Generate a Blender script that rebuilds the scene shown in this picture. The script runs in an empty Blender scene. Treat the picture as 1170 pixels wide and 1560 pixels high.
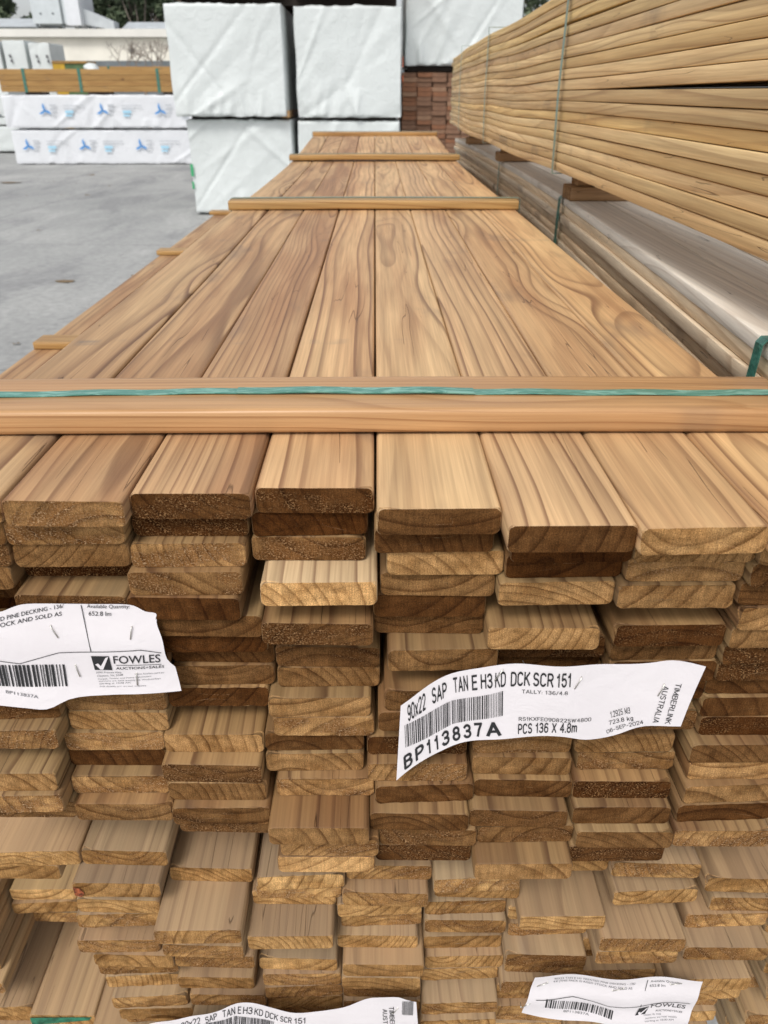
import bpy, bmesh, math, random
from mathutils import Vector, noise
H = 1.56                       # height of the camera above the yard
C = bpy.context.scene.collection
PI = math.pi
UP=[[(-0.3202, 0.4995), (-0.3254, 0.506), (-0.3282, 0.51), (-0.3316, 0.5098), (-0.3375, 0.5306), (-0.3465, 0.5466), (-0.3469, 0.5157), (-0.3131, 0.5146), (-0.3157, 0.516), (-0.3195, 0.506), (-0.3205, 0.4929), (-0.3263, 0.5822), (-0.3277, 0.4861), (-0.325, 0.4812), (-0.3219, 0.4946), (-0.3211, 0.5879), (-0.3228, 0.5781)], [(-0.228, 0.4946), (-0.2357, 0.5061), (-0.2361, 0.5091), (-0.2419, 0.5297), (-0.2423, 0.503), (-0.2456, 0.5187), (-0.2408, 0.5095), (-0.2234, 0.5206), (-0.226, 0.5164), (-0.2298, 0.5163), (-0.2301, 0.5148), (-0.2366, 0.5122), (-0.238, 0.5151), (-0.2353, 0.5027), (-0.2322, 0.4902), (-0.2314, 0.5723), (-0.2331, 0.5732)], [(-0.1379, 0.5056), (-0.1438, 0.518), (-0.1458, 0.5081), (-0.1492, 0.5016), (-0.1525, 0.499), (-0.1376, 0.506), (-0.1363, 0.5132), (-0.1337, 0.5271), (-0.1345, 0.5235), (-0.1401, 0.5203), (-0.1404, 0.5768), (-0.1469, 0.5088), (-0.1483, 0.4942), (-0.1456, 0.4935), (-0.1425, 0.485), (-0.1417, 0.4941), (-0.1434, 0.5813)], [(-0.0467, 0.5138), (-0.0517, 0.518), (-0.0534, 0.5167), (-0.0446, 0.4863), (-0.0483, 0.5888), (-0.0479, 0.494), (-0.0425, 0.5848), (-0.0426, 0.52), (-0.0425, 0.52), (-0.0504, 0.5062), (-0.0476, 0.5057), (-0.0572, 0.5103), (-0.0574, 0.5069), (-0.048, 0.4977), (-0.0528, 0.4623), (-0.0444, 0.4676), (-0.048, 0.4671)], [(0.0444, 0.4802), (0.0425, 0.4917), (0.0517, 0.4948), (0.047, 0.4986), (0.0414, 0.5011), (0.0418, 0.5085), (0.0526, 0.488), (0.0501, 0.5852), (0.0501, 0.4896), (0.0448, 0.488), (0.0421, 0.5776), (0.0348, 0.5046), (0.035, 0.4937), (0.0417, 0.4893), (0.0369, 0.4767), (0.0453, 0.4778), (0.0417, 0.4786)], [(0.1343, 0.4547), (0.1419, 0.4768), (0.1414, 0.4902), (0.1367, 0.4853), (0.1334, 0.5919), (0.1315, 0.4863), (0.1435, 0.5041), (0.1462, 0.5175), (0.142, 0.5118), (0.1345, 0.5098), (0.1318, 0.5138), (0.1292, 0.5051), (0.1294, 0.5003), (0.1314, 0.4943), (0.1266, 0.4793), (0.135, 0.4804), (0.1314, 0.4578)], [(0.224, 0.4512), (0.2316, 0.4759), (0.2311, 0.4839), (0.2264, 0.4801), (0.2341, 0.5797), (0.2327, 0.4894), (0.2356, 0.4999), (0.2378, 0.4984), (0.2339, 0.5012), (0.2263, 0.488), (0.2247, 0.5192), (0.2211, 0.505), (0.2251, 0.5055), (0.2211, 0.4918), (0.221, 0.4819), (0.2247, 0.4731), (0.2211, 0.476)], [(0.3137, 0.446), (0.3213, 0.4705), (0.3208, 0.4768), (0.3203, 0.4834), (0.3238, 0.481), (0.3239, 0.4867), (0.3253, 0.4939), (0.3275, 0.4984), (0.3261, 0.5069), (0.3239, 0.5031), (0.3274, 0.5026), (0.3194, 0.4915), (0.3222, 0.4929), (0.3198, 0.4863), (0.3165, 0.4845), (0.3144, 0.4736), (0.3108, 0.5762)]]
LO=[[(-0.3508, 0.5272), (-0.3751, 0.5284), (-0.3718, 0.792), (-0.3713, 0.786), (-0.3785, 0.783), (-0.3747, 0.79), (-0.3784, 0.797), (-0.3714, 0.797), (-0.3782, 0.794), (-0.3783, 0.799), (-0.3727, 0.786), (-0.3747, 0.783), (-0.3776, 0.789), (-0.3781, 0.786), (-0.3782, 0.784), (-0.3774, 0.788)], [(-0.2604, 0.5271), (-0.2657, 0.5064), (-0.2711, 0.6011), (-0.2749, 0.519), (-0.2777, 0.5181), (-0.285, 0.6027), (-0.2852, 0.5173), (-0.2713, 0.5143), (-0.2708, 0.52), (-0.2693, 0.5929), (-0.2792, 0.5978), (-0.2807, 0.5443), (-0.2737, 0.5321), (-0.2683, 0.5304), (-0.2668, 0.5396), (-0.267, 0.514)], [(-0.1707, 0.5916), (-0.176, 0.5865), (-0.1789, 0.5393), (-0.1841, 0.4843), (-0.1874, 0.5967), (-0.1936, 0.597), (-0.1915, 0.5104), (-0.1816, 0.5125), (-0.1811, 0.5941), (-0.1796, 0.5947), (-0.1895, 0.5277), (-0.1764, 0.5205), (-0.178, 0.5353), (-0.1786, 0.5104), (-0.1757, 0.5336), (-0.1773, 0.5116)], [(-0.0797, 0.6038), (-0.0796, 0.5133), (-0.0832, 0.5191), (-0.0903, 0.5269), (-0.0921, 0.4915), (-0.0945, 0.604), (-0.0944, 0.5971), (-0.0919, 0.5871), (-0.0914, 0.522), (-0.0878, 0.5177), (-0.0867, 0.5169), (-0.0867, 0.5387), (-0.0883, 0.5297), (-0.0889, 0.5338), (-0.086, 0.5153), (-0.0876, 0.5302)], [(0.01, 0.5896), (0.0107, 0.5237), (0.0067, 0.5085), (0.0009, 0.5131), (0.0031, 0.602), (0.0027, 0.531), (-0.0015, 0.5195), (0.0046, 0.5006), (0.0065, 0.5906), (0.002, 0.5123), (0.003, 0.516), (0.003, 0.5121), (0.0014, 0.5144), (0.0008, 0.5071), (0.0037, 0.5179), (0.0021, 0.5096)], [(0.0997, 0.6028), (0.1004, 0.5085), (0.1027, 0.5172), (0.1002, 0.5981), (0.0938, 0.5292), (0.0941, 0.5217), (0.0987, 0.5967), (0.0943, 0.5322), (0.0962, 0.5229), (0.0917, 0.5224), (0.0927, 0.5857), (0.0927, 0.5088), (0.0911, 0.5017), (0.0905, 0.5369), (0.0934, 0.5387), (0.0918, 0.5273)], [(0.1894, 0.5154), (0.1901, 0.5996), (0.1972, 0.605), (0.1899, 0.4958), (0.1835, 0.5214), (0.1865, 0.5959), (0.1884, 0.5326), (0.184, 0.5095), (0.1859, 0.516), (0.1814, 0.5067), (0.1824, 0.5365), (0.1824, 0.5296), (0.1808, 0.537), (0.1802, 0.529), (0.1831, 0.5355), (0.1815, 0.5327)], [(0.2797, 0.5071), (0.2886, 0.5965), (0.2869, 0.5085), (0.2796, 0.5926), (0.2732, 0.4849), (0.2762, 0.5972), (0.2781, 0.499), (0.2737, 0.5274), (0.2756, 0.5358), (0.2711, 0.5186), (0.2721, 0.5253), (0.2721, 0.5343), (0.2705, 0.5313), (0.2699, 0.526), (0.2728, 0.5131), (0.2712, 0.5224)], [(0.3788, 0.6034), (0.3783, 0.5048), (0.3931, 0.5852), (0.3951, 0.5142), (0.3709, 0.5113), (0.3659, 0.4883), (0.3678, 0.5986), (0.3634, 0.5884), (0.3653, 0.4944), (0.3608, 0.497), (0.3618, 0.5281), (0.3618, 0.5362), (0.3602, 0.5283), (0.3596, 0.5201), (0.3625, 0.537), (0.3609, 0.5185)]]
TAG_T=[(0.01871, 1.12155), (0.04, 1.13958), (0.06251, 1.15332), (0.08607, 1.1607), (0.10974, 1.16368), (0.1348, 1.16317), (0.16229, 1.16177), (0.18982, 1.16066), (0.21351, 1.16248), (0.23596, 1.1646), (0.26121, 1.16033)]
TAG_B=[(0.01587, 1.03388), (0.03971, 1.05907), (0.06246, 1.07254), (0.08509, 1.08054), (0.10893, 1.08519), (0.13172, 1.08657), (0.1559, 1.086), (0.1782, 1.08153), (0.20098, 1.08325), (0.2244, 1.09563), (0.25322, 1.09566)]
TAG_W=[('90x22', (0.02482, 1.10369), (0.01464, 0.0124), (-0.00097, 0.01812), 2), ('SAP', (0.04474, 1.12037), (0.01195, 0.00634), (-0.0012, 0.01678), 2), ('TAN', (0.06209, 1.13123), (0.01143, 0.00413), (-0.00163, 0.0165), 2), ('E', (0.0765, 1.13594), (0.00411, 0.00116), (-0.00157, 0.01609), 2), ('H3', (0.08332, 1.13828), (0.0094, 0.00141), (-0.00139, 0.01545), 2), ('KD', (0.09455, 1.13998), (0.00848, 0.00112), (-0.00083, 0.0154), 2), ('DCK', (0.10697, 1.14106), (0.01568, 0.00046), (-0.00071, 0.0148), 2), ('SCR', (0.12497, 1.14149), (0.01621, -0.00014), (-0.00091, 0.0148), 2), ('151', (0.1435, 1.14132), (0.01159, -0.0001), (-0.00112, 0.0148), 2), ('TALLY: 136/4.8', (0.11684, 1.13375), (0.03682, -0.00035), (-0.00033, 0.00392), 1), ('#', (0.02332, 1.07395), (0.03788, 0.02302), (-0.0013, 0.02596), 0), ('#', (0.06213, 1.0976), (0.04103, 0.0135), (-0.00156, 0.0257), 0), ('RS1KXFE090822SW4800', (0.11647, 1.10468), (0.06074, -0.0022), (-0.00034, 0.0041), 1.5), ('PCS 136 X 4.8m', (0.11698, 1.08997), (0.04914, 0.00143), (-0.00072, 0.01154), 2), ('1.2925 M3', (0.19428, 1.10327), (0.01538, 0.00553), (-0.0017, 0.00695), 1), ('723.8 kg', (0.19396, 1.0953), (0.01921, 0.00619), (-0.00115, 0.0048), 1), ('06-SEP-2024', (0.19334, 1.08594), (0.02848, 0.01228), (-0.00131, 0.00422), 1), ('TIMBERLINK', (0.24116, 1.14222), (-0.00233, -0.04258), (0.00487, -0.00124), 1.4), ('AUSTRALIA', (0.23136, 1.13992), (-0.00276, -0.03922), (0.00486, -0.00125), 1.4), ('B', (0.02271, 1.046), (0.00729, 0.00768), (-0.0012, 0.01702), 3), ('P', (0.03241, 1.05622), (0.00718, 0.00756), (-0.0013, 0.01677), 3), ('1', (0.042, 1.0652), (0.00312, 0.00185), (-0.00141, 0.01656), 3), ('1', (0.04848, 1.06902), (0.0031, 0.00184), (-0.00149, 0.01648), 3), ('3', (0.05444, 1.07255), (0.00664, 0.00392), (-0.00155, 0.01638), 3), ('8', (0.06346, 1.07759), (0.00667, 0.00235), (-0.00165, 0.01627), 3), ('3', (0.07251, 1.08077), (0.00664, 0.00234), (-0.00176, 0.0162), 3), ('7', (0.08175, 1.08403), (0.00665, 0.00178), (-0.00186, 0.01612), 3), ('A', (0.09078, 1.08627), (0.01283, 0.00249), (-0.00197, 0.01607), 3)]
LOT_T=[(-0.36684, 1.19867), (-0.33731, 1.20039), (-0.3107, 1.20116), (-0.29737, 1.20171), (-0.28579, 1.20615), (-0.27609, 1.20834), (-0.25627, 1.20883), (-0.22989, 1.20928), (-0.20366, 1.20876), (-0.19212, 1.20674), (-0.18376, 1.20085), (-0.17549, 1.19834), (-0.17615, 1.18897), (-0.17353, 1.17385), (-0.17269, 1.15491), (-0.16707, 1.14518)]
LOT_B=[(-0.39258, 1.10999), (-0.36218, 1.10746), (-0.33429, 1.10569), (-0.32013, 1.10555), (-0.30897, 1.10469), (-0.29645, 1.10344), (-0.2796, 1.10234), (-0.25772, 1.11243), (-0.22747, 1.11548), (-0.216, 1.11648), (-0.2046, 1.11712), (-0.19318, 1.11793), (-0.18606, 1.11842), (-0.17964, 1.11891), (-0.17181, 1.11939), (-0.16498, 1.11988)]
LOT_W=[('TREATED PINE DECKING - 136/', (-0.31658, 1.18924), (0.06991, 0.0163), (0.00059, 0.00396), 1.2), ('4.8 (THIS PACK IS AGED STOCK AND SOLD AS', (-0.36868, 1.17375), (0.11875, 0.02402), (0.00075, 0.00405), 1.2), ('Available Quantity:', (-0.22812, 1.20604), (0.03306, -0.00121), (0.00065, 0.00354), 1), ('652.8 lm', (-0.22816, 1.19858), (0.0177, -0.00046), (0.00077, 0.00422), 1), ('#', (-0.34136, 1.12791), (0.08192, -0.00257), (0.00183, 0.02319), 0), ('BP113837A', (-0.31143, 1.11977), (0.02608, -0.00559), (0.00049, 0.0033), 0.6), ('FOWLES', (-0.21629, 1.15038), (0.03832, 0.00107), (0.00091, 0.00872), 1.6), ('AUCTIONS+SALES', (-0.21574, 1.14366), (0.03968, 0.0016), (0.00046, 0.00283), 1.4), ('2090 Princes Hwy', (-0.23349, 1.13883), (0.02156, 0.00106), (0.00035, 0.00196), 0.8), ('Clayton, Vic 3168', (-0.23321, 1.13488), (0.02193, 0.00214), (0.00038, 0.00215), 0.8), ('Carpet, Timber and Home Renovators', (-0.23306, 1.13181), (0.04531, 0.00428), (0.00029, 0.00163), 0.5), ('auctions are held weekly on Wednesdays', (-0.23274, 1.12964), (0.05227, 0.00368), (0.00028, 0.00163), 0.5), ('starting at 10:00 AM', (-0.2328, 1.12691), (0.02653, 0.00212), (0.00028, 0.00164), 0.5), ('Full details are on our website', (-0.23276, 1.12399), (0.03937, 0.0022), (0.00026, 0.00146), 0.5), ('www.fowles.com.au', (-0.20136, 1.13818), (0.02451, 0.00122), (0.00028, 0.00179), 0.5), ('|', (-0.23264, 1.20865), (-0.00041, -0.04594), (0.00066, 0.0), 0), ('_', (-0.37491, 1.16149), (0.06624, -0.00751), (0.0002, 0.00069), 0), ('_', (-0.30867, 1.15398), (0.0157, -0.00329), (0.00017, 0.0007), 0), ('_', (-0.29297, 1.15069), (0.03365, 0.01017), (0.00016, 0.0007), 0), ('_', (-0.25932, 1.16086), (0.03716, 0.00176), (0.00014, 0.00069), 0), ('_', (-0.22216, 1.16262), (0.0303, 0.00181), (0.00012, 0.00069), 0), ('_', (-0.19186, 1.16443), (0.01587, -0.00358), (0.0001, 0.00069), 0), ('_', (-0.21498, 1.14826), (0.03733, 0.00055), (8e-05, 0.00052), 0), ('[', (-0.23365, 1.14258), (0.01475, 0.0004), (3e-05, 0.01546), 0)]
LOW_T=[(0.16126, 0.75654), (0.18664, 0.75514), (0.21307, 0.75341), (0.24153, 0.751), (0.27015, 0.74827), (0.30444, 0.74606), (0.33885, 0.74384)]
LOW_B=[(0.15434, 0.68445), (0.18312, 0.67943), (0.21548, 0.67049), (0.24801, 0.66286), (0.28073, 0.65587), (0.31155, 0.64993), (0.33925, 0.6458)]
LOW_W=[('90X22 TAN E H3 TREATED PINE DECKING - 136/', (0.18295, 0.74761), (0.08658, -0.00989), (-0.0004, 0.00381), 0.7), ('4.8 (THIS PACK IS AGED STOCK AND SOLD AS', (0.18236, 0.74251), (0.08447, -0.01185), (-0.00041, 0.00384), 0.7), ('Available Quantity:', (0.28607, 0.73742), (0.03258, -0.00188), (-0.00046, 0.00386), 0.7), ('652.8 lm', (0.2863, 0.7303), (0.01703, -0.00161), (-0.00051, 0.00422), 0.8), ('#', (0.17696, 0.70198), (0.07749, -0.02878), (-5e-05, 0.01596), 0), ('BP113837A', (0.19898, 0.68803), (0.02942, -0.01086), (-3e-05, 0.00374), 0.5), ('FOWLES', (0.29324, 0.69302), (0.03794, -0.00413), (-0.00018, 0.0081), 1.4), ('AUCTIONS+SALES', (0.2997, 0.68472), (0.03007, -0.00402), (-0.00013, 0.00307), 1), ('Clayton, Vic 3168', (0.28653, 0.68154), (0.02012, -0.00314), (-0.00025, 0.00275), 0.5), ('auctions are held weekly', (0.28939, 0.67598), (0.036, -0.00348), (-0.00025, 0.00276), 0.5), ('starting at 10:00 AM', (0.28914, 0.67147), (0.03317, -0.00378), (-0.00026, 0.00278), 0.5), ('|', (0.28199, 0.74263), (-0.0016, -0.04464), (0.00076, -1e-05), 0), ('_', (0.16598, 0.71617), (0.0403, -0.00076), (-9e-05, 0.00099), 0), ('_', (0.20628, 0.71541), (0.04088, -0.01813), (-0.00012, 0.00099), 0), ('_', (0.24716, 0.69728), (0.08647, 0.00441), (-0.00015, 0.00101), 0), ('[', (0.27689, 0.6831), (0.01116, 0.00116), (0.00277, 0.01221), 0)]
END_T=[(-0.27718, 0.6431), (-0.25203, 0.65854), (-0.21757, 0.67131), (-0.19153, 0.67966), (-0.17544, 0.69031), (-0.15698, 0.70164), (-0.13978, 0.70046), (-0.11583, 0.68916), (-0.0915, 0.6786), (-0.06639, 0.67944), (-0.04095, 0.69339), (-0.01589, 0.7067), (0.00141, 0.70936), (0.01868, 0.71032), (0.02989, 0.70327), (0.03993, 0.69705)]
END_B=[(-0.30137, 0.52354), (-0.27204, 0.53843), (-0.23309, 0.5478), (-0.20517, 0.55732), (-0.18814, 0.56698), (-0.16863, 0.57649), (-0.15012, 0.57609), (-0.12435, 0.56559), (-0.09826, 0.55496), (-0.07145, 0.55436), (-0.04422, 0.56882), (-0.01741, 0.58062), (0.00115, 0.58268), (0.01969, 0.58228), (0.03435, 0.57704), (0.04776, 0.5718)]
END_W=[('90x22', (-0.21916, 0.65062), (0.02202, 0.01044), (0.00094, 0.01355), 1.6), ('SAP', (-0.1909, 0.66273), (0.01447, 0.0131), (0.00038, 0.01249), 1.6), ('TAN', (-0.16998, 0.68012), (0.01396, 0.00501), (0.0008, 0.01311), 1.8), ('E', (-0.15353, 0.68508), (0.0034, -0.00094), (0.00134, 0.01216), 1.6), ('H3', (-0.14821, 0.68322), (0.00969, -0.00371), (0.00156, 0.01218), 1.6), ('KD', (-0.13663, 0.67815), (0.00864, -0.00504), (0.00173, 0.01225), 1.6), ('DCK', (-0.12561, 0.67129), (0.0136, -0.00742), (0.00191, 0.01234), 1.6), ('SCR', (-0.10955, 0.66292), (0.01242, -0.00385), (0.00125, 0.01158), 1.6), ('151', (-0.09409, 0.65901), (0.01216, -0.00024), (0.0006, 0.01076), 1.6), ('#', (-0.19938, 0.63227), (0.03801, 0.0222), (0.00148, 0.02655), 0), ('#', (-0.16124, 0.65582), (0.0417, -0.02054), (0.00348, 0.02671), 0), ('TIMBERLINK', (0.0101, 0.69242), (0.00278, -0.06683), (0.00548, -0.00011), 1.2), ('AUSTRALIA', (0.00336, 0.68731), (0.0015, -0.06156), (0.005, -9e-05), 1.2), ('#', (0.02448, 0.67635), (0.01262, -0.00202), (0.00021, 0.02616), 0)]

# ------------------------------------------------------------------ helpers
def tag(o, label=None, cat=None, group=None, kind=None):
    if label: o['label'] = label
    if cat: o['category'] = cat
    if group: o['group'] = group
    if kind: o['kind'] = kind
    return o
def link(name, me, parent=None, loc=(0, 0, 0), rz=0.0):
    o = bpy.data.objects.new(name, me); C.objects.link(o)
    o.location = loc; o.rotation_euler = (0, 0, rz)
    if parent: o.parent = parent
    return o
def mesh(name, verts, faces, mat, smooth=False, sharp=None):
    me = bpy.data.meshes.new(name); me.from_pydata(verts, [], faces); me.update()
    if mat: me.materials.append(mat)
    if smooth:
        for p in me.polygons: p.use_smooth = True
        if sharp: me.set_sharp_from_angle(angle=math.radians(sharp))
    return me
class MB:
    def __init__(s): s.v = []; s.f = []
    def box(s, x0, x1, y0, y1, z0, z1):
        b = len(s.v)
        s.v += [(x0,y0,z0),(x1,y0,z0),(x1,y1,z0),(x0,y1,z0),(x0,y0,z1),(x1,y0,z1),(x1,y1,z1),(x0,y1,z1)]
        s.f += [(b,b+3,b+2,b+1),(b+4,b+5,b+6,b+7),(b,b+1,b+5,b+4),(b+1,b+2,b+6,b+5),(b+2,b+3,b+7,b+6),(b+3,b,b+4,b+7)]
        return s
    def quad(s, a, b, c, d):
        n = len(s.v); s.v += [tuple(a), tuple(b), tuple(c), tuple(d)]; s.f.append((n, n+1, n+2, n+3)); return s
    def tube(s, p, q, r0, r1, n=6):
        p = Vector(p); q = Vector(q); d = (q-p).normalized()
        a = d.orthogonal().normalized(); c = d.cross(a); b = len(s.v)
        for P, r in ((p, r0), (q, r1)):
            for i in range(n):
                t = 2*PI*i/n; s.v.append(tuple(P+a*(r*math.cos(t))+c*(r*math.sin(t))))
        for i in range(n): s.f.append((b+i, b+(i+1) % n, b+n+(i+1) % n, b+n+i))
        s.f.append(tuple(b+n-1-i for i in range(n))); s.f.append(tuple(b+n+i for i in range(n)))
        return s
    def build(s, name, mat, parent=None, loc=(0, 0, 0), rz=0, smooth=False, sharp=None):
        return link(name, mesh(name, s.v, s.f, mat, smooth, sharp), parent, loc, rz)
def empty(name, loc=(0, 0, 0), rz=0):
    return link(name, None, None, loc, rz)

# ------------------------------------------------------------------ materials
class NT:
    def __init__(s, name):
        s.m = bpy.data.materials.new(name); s.m.use_nodes = True
        s.t = s.m.node_tree; s.b = s.t.nodes['Principled BSDF']; s.out = s.t.nodes['Material Output']
    def n(s, typ, **kw):
        nd = s.t.nodes.new(typ)
        for k, v in kw.items(): setattr(nd, k, v)
        return nd
    def l(s, a, b): s.t.links.new(a, b)
    def put(s, sock, v):
        if isinstance(v, bpy.types.NodeSocket): s.l(v, sock)
        else: sock.default_value = v
    def math(s, op, a, b=0.0, c=None, clamp=False):
        nd = s.n('ShaderNodeMath', operation=op, use_clamp=clamp); s.put(nd.inputs[0], a); s.put(nd.inputs[1], b)
        if c is not None: s.put(nd.inputs[2], c)
        return nd.outputs[0]
    def vec(s, x, y, z):
        nd = s.n('ShaderNodeCombineXYZ'); s.put(nd.inputs[0], x); s.put(nd.inputs[1], y); s.put(nd.inputs[2], z); return nd.outputs[0]
    def vm(s, op, a, b):
        nd = s.n('ShaderNodeVectorMath', operation=op); s.put(nd.inputs[0], a); s.put(nd.inputs[1], b); return nd.outputs[0]
    def noise(s, v, scale=1, detail=2, rough=.5, dist=0):
        nd = s.n('ShaderNodeTexNoise'); s.l(v, nd.inputs['Vector']); nd.inputs['Scale'].default_value = scale
        nd.inputs['Detail'].default_value = detail; nd.inputs['Roughness'].default_value = rough; nd.inputs['Distortion'].default_value = dist
        return nd.outputs['Fac']
    def ramp(s, fac, stops, interp='LINEAR'):
        nd = s.n('ShaderNodeValToRGB'); nd.color_ramp.interpolation = interp; e = nd.color_ramp.elements
        while len(e) < len(stops): e.new(.5)
        for i, (p, c) in enumerate(stops):
            e[i].position = p; e[i].color = (c, c, c, 1) if isinstance(c, (int, float)) else (*c, 1)
        s.l(fac, nd.inputs[0]); return nd.outputs[0]
    def mix(s, fac, a, b, mode='MIX'):
        nd = s.n('ShaderNodeMix', data_type='RGBA', blend_type=mode); s.put(nd.inputs[0], fac)
        for i, v in ((6, a), (7, b)):
            if isinstance(v, tuple) and len(v) == 3: v = (*v, 1)
            s.put(nd.inputs[i], v)
        return nd.outputs[2]
    def maprange(s, v, a, b, c, d, smooth=False):
        nd = s.n('ShaderNodeMapRange'); nd.interpolation_type = 'SMOOTHSTEP' if smooth else 'LINEAR'
        s.put(nd.inputs[0], v)
        for i, q in enumerate((a, b, c, d)): nd.inputs[1+i].default_value = q
        return nd.outputs[0]
    def bump(s, h, strength=.3, dist=.001):
        nd = s.n('ShaderNodeBump'); nd.inputs['Strength'].default_value = strength; nd.inputs['Distance'].default_value = dist
        s.l(h, nd.inputs['Height']); s.l(nd.outputs[0], s.b.inputs['Normal'])

def wood(name, sap, heart, late, endl, endd, ring=.0075, flat=1.0, grey=0.0, gloss=.5, latemix=.7, cross=False, kx=7.5, fa=.30):
    """solid wood: growth rings round a pith line beside the board, so faces and sawn end agree.
       Object colour tints the faces, its alpha sets how pale the sawn end is."""
    m = NT(name)
    tc = m.n('ShaderNodeTexCoord').outputs['Object']
    oi = m.n('ShaderNodeObjectInfo'); rnd = oi.outputs['Random']
    wn = m.n('ShaderNodeTexWhiteNoise', noise_dimensions='1D'); m.l(rnd, wn.inputs['W'])
    sc = m.n('ShaderNodeSeparateColor'); m.l(wn.outputs['Color'], sc.inputs[0])
    r1, r2, r3 = sc.outputs
    off = m.vec(m.math('MULTIPLY', r1, 31), m.math('MULTIPLY', r2, 47), m.math('MULTIPLY', r3, 19))
    sp = m.n('ShaderNodeSeparateXYZ'); m.l(tc, sp.inputs[0]); x, y, z = sp.outputs
    st = m.vm('ADD', m.vm('MULTIPLY', tc, (2.6, 1.15, 2.6)), off)
    w = m.n('ShaderNodeTexNoise'); m.l(st, w.inputs['Vector']); w.inputs['Scale'].default_value = 1; w.inputs['Detail'].default_value = 1.6; w.inputs['Roughness'].default_value = .32
    ws = m.n('ShaderNodeSeparateColor'); m.l(w.outputs['Color'], ws.inputs[0])
    wx = m.math('MULTIPLY', m.math('SUBTRACT', ws.outputs[0], .5), .066)
    wz = m.math('MULTIPLY', m.math('SUBTRACT', ws.outputs[1], .5), .06)
    # knots
    kv = m.vm('ADD', m.vm('MULTIPLY', tc, (kx, 1.7, 1.3)), off)
    vo = m.n('ShaderNodeTexVoronoi'); m.l(kv, vo.inputs['Vector']); vo.inputs['Scale'].default_value = 1.0
    kd = vo.outputs['Distance']
    ksel = m.n('ShaderNodeSeparateColor'); m.l(vo.outputs['Color'], ksel.inputs[0])
    has = m.math('GREATER_THAN', ksel.outputs[0], .5)
    kpull = m.math('MULTIPLY', m.math('MULTIPLY', m.maprange(kd, 0, .42, 1, 0, True), has), .021)
    knot = m.math('MULTIPLY', m.maprange(kd, .03, .11, 1, 0, True), has)
    cx = m.math('MULTIPLY', m.math('SUBTRACT', r1, .5), .17)
    cz = m.math('ADD', m.math('MULTIPLY', m.math('SUBTRACT', m.math('MULTIPLY', m.math('GREATER_THAN', m.math('FRACT', m.math('MULTIPLY', r2, 7.3)), .45), 2), 1), m.math('ADD', m.math('MULTIPLY', r2, .085), .016)), .011)
    tilt = m.math('MULTIPLY', m.math('SUBTRACT', r3, .5), .03)
    dx = m.math('ADD', m.math('SUBTRACT', x, cx), wx)
    dz = m.math('ADD', m.math('SUBTRACT', z, cz), m.math('ADD', wz, m.math('MULTIPLY', y, tilt)))
    rr = m.math('ADD', m.math('SQRT', m.math('ADD', m.math('MULTIPLY', dx, dx), m.math('MULTIPLY', dz, dz))), kpull)
    per = m.math('ADD', ring*.55, m.math('MULTIPLY', m.math('FRACT', m.math('MULTIPLY', r3, 5.7)), ring*1.0))
    q = m.math('DIVIDE', rr, per)
    q = m.math('ADD', q, m.math('MULTIPLY', m.noise(m.vec(q, 0.3, r1), .7, 1), .9))
    fr = m.math('FRACT', q)
    ringid = m.math('FLOOR', q)
    wn2 = m.n('ShaderNodeTexWhiteNoise', noise_dimensions='1D'); m.l(ringid, wn2.inputs['W'])
    band = m.ramp(fr, [(0, .10), (.3, .0), (.66, .16), (.84, .8), (.93, 1), (.965, .8), (1, .10)])
    band = m.math('MULTIPLY', band, m.maprange(wn2.outputs['Value'], 0, 1, .25, 1.1))
    # fibres
    fib = m.noise(m.vm('ADD', m.vm('MULTIPLY', tc, (420, 7, 420)), off), 1, 2.5, .6)
    fib2 = m.noise(m.vm('ADD', m.vm('MULTIPLY', tc, (90, 2.0, 90)), off), 1, 2, .5)
    patch = m.noise(m.vm('ADD', m.vm('MULTIPLY', tc, (16, 1.6, 16)), off), 1, 3, .55)
    side = m.mix(m.maprange(m.math('ADD', patch, m.math('MULTIPLY', m.math('SUBTRACT', r3, .5), .3)), .38, .70, 0, .85), sap, heart)
    side = m.mix(m.math('MULTIPLY', band, latemix), side, late)
    side = m.mix(m.maprange(fib, .32, .68, fa, 0), side, late)
    side = m.mix(1.0, side, m.ramp(fib2, [(.32, .86), (.68, 1.11)]), 'MULTIPLY')
    side = m.mix(m.math('MULTIPLY', knot, .8), side, (.10, .045, .02))
    # grey-brown water and shipping stains in bands
    stn = m.noise(m.vm('ADD', m.vm('MULTIPLY', tc, (9, 3.2, 3)), m.vm('MULTIPLY', off, (2, 2, 2))), 1, 4, .6)
    side = m.mix(m.maprange(stn, .60, .74, 0, .42, True), side, (.13, .10, .085))
    if grey > 0:
        gn = m.noise(m.vm('ADD', m.vm('MULTIPLY', tc, (14, 2.4, 14)), off), 1, 3, .6)
        side = m.mix(m.maprange(gn, .3, .65, grey*.5, grey), side, (.31, .235, .155))
    # drying checks
    chk = m.noise(m.vm('ADD', m.vm('MULTIPLY', tc, (75, 2.6, 75)), m.vm('MULTIPLY', off, (3, 3, 3))), 1, 1, .3)
    chm = m.math('MULTIPLY', m.maprange(m.math('ABSOLUTE', m.math('SUBTRACT', chk, .5)), .0, .006, 1, 0), m.math('GREATER_THAN', patch, .56))
    side = m.mix(m.math('MULTIPLY', chm, .65), side, (.05, .025, .012))
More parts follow.
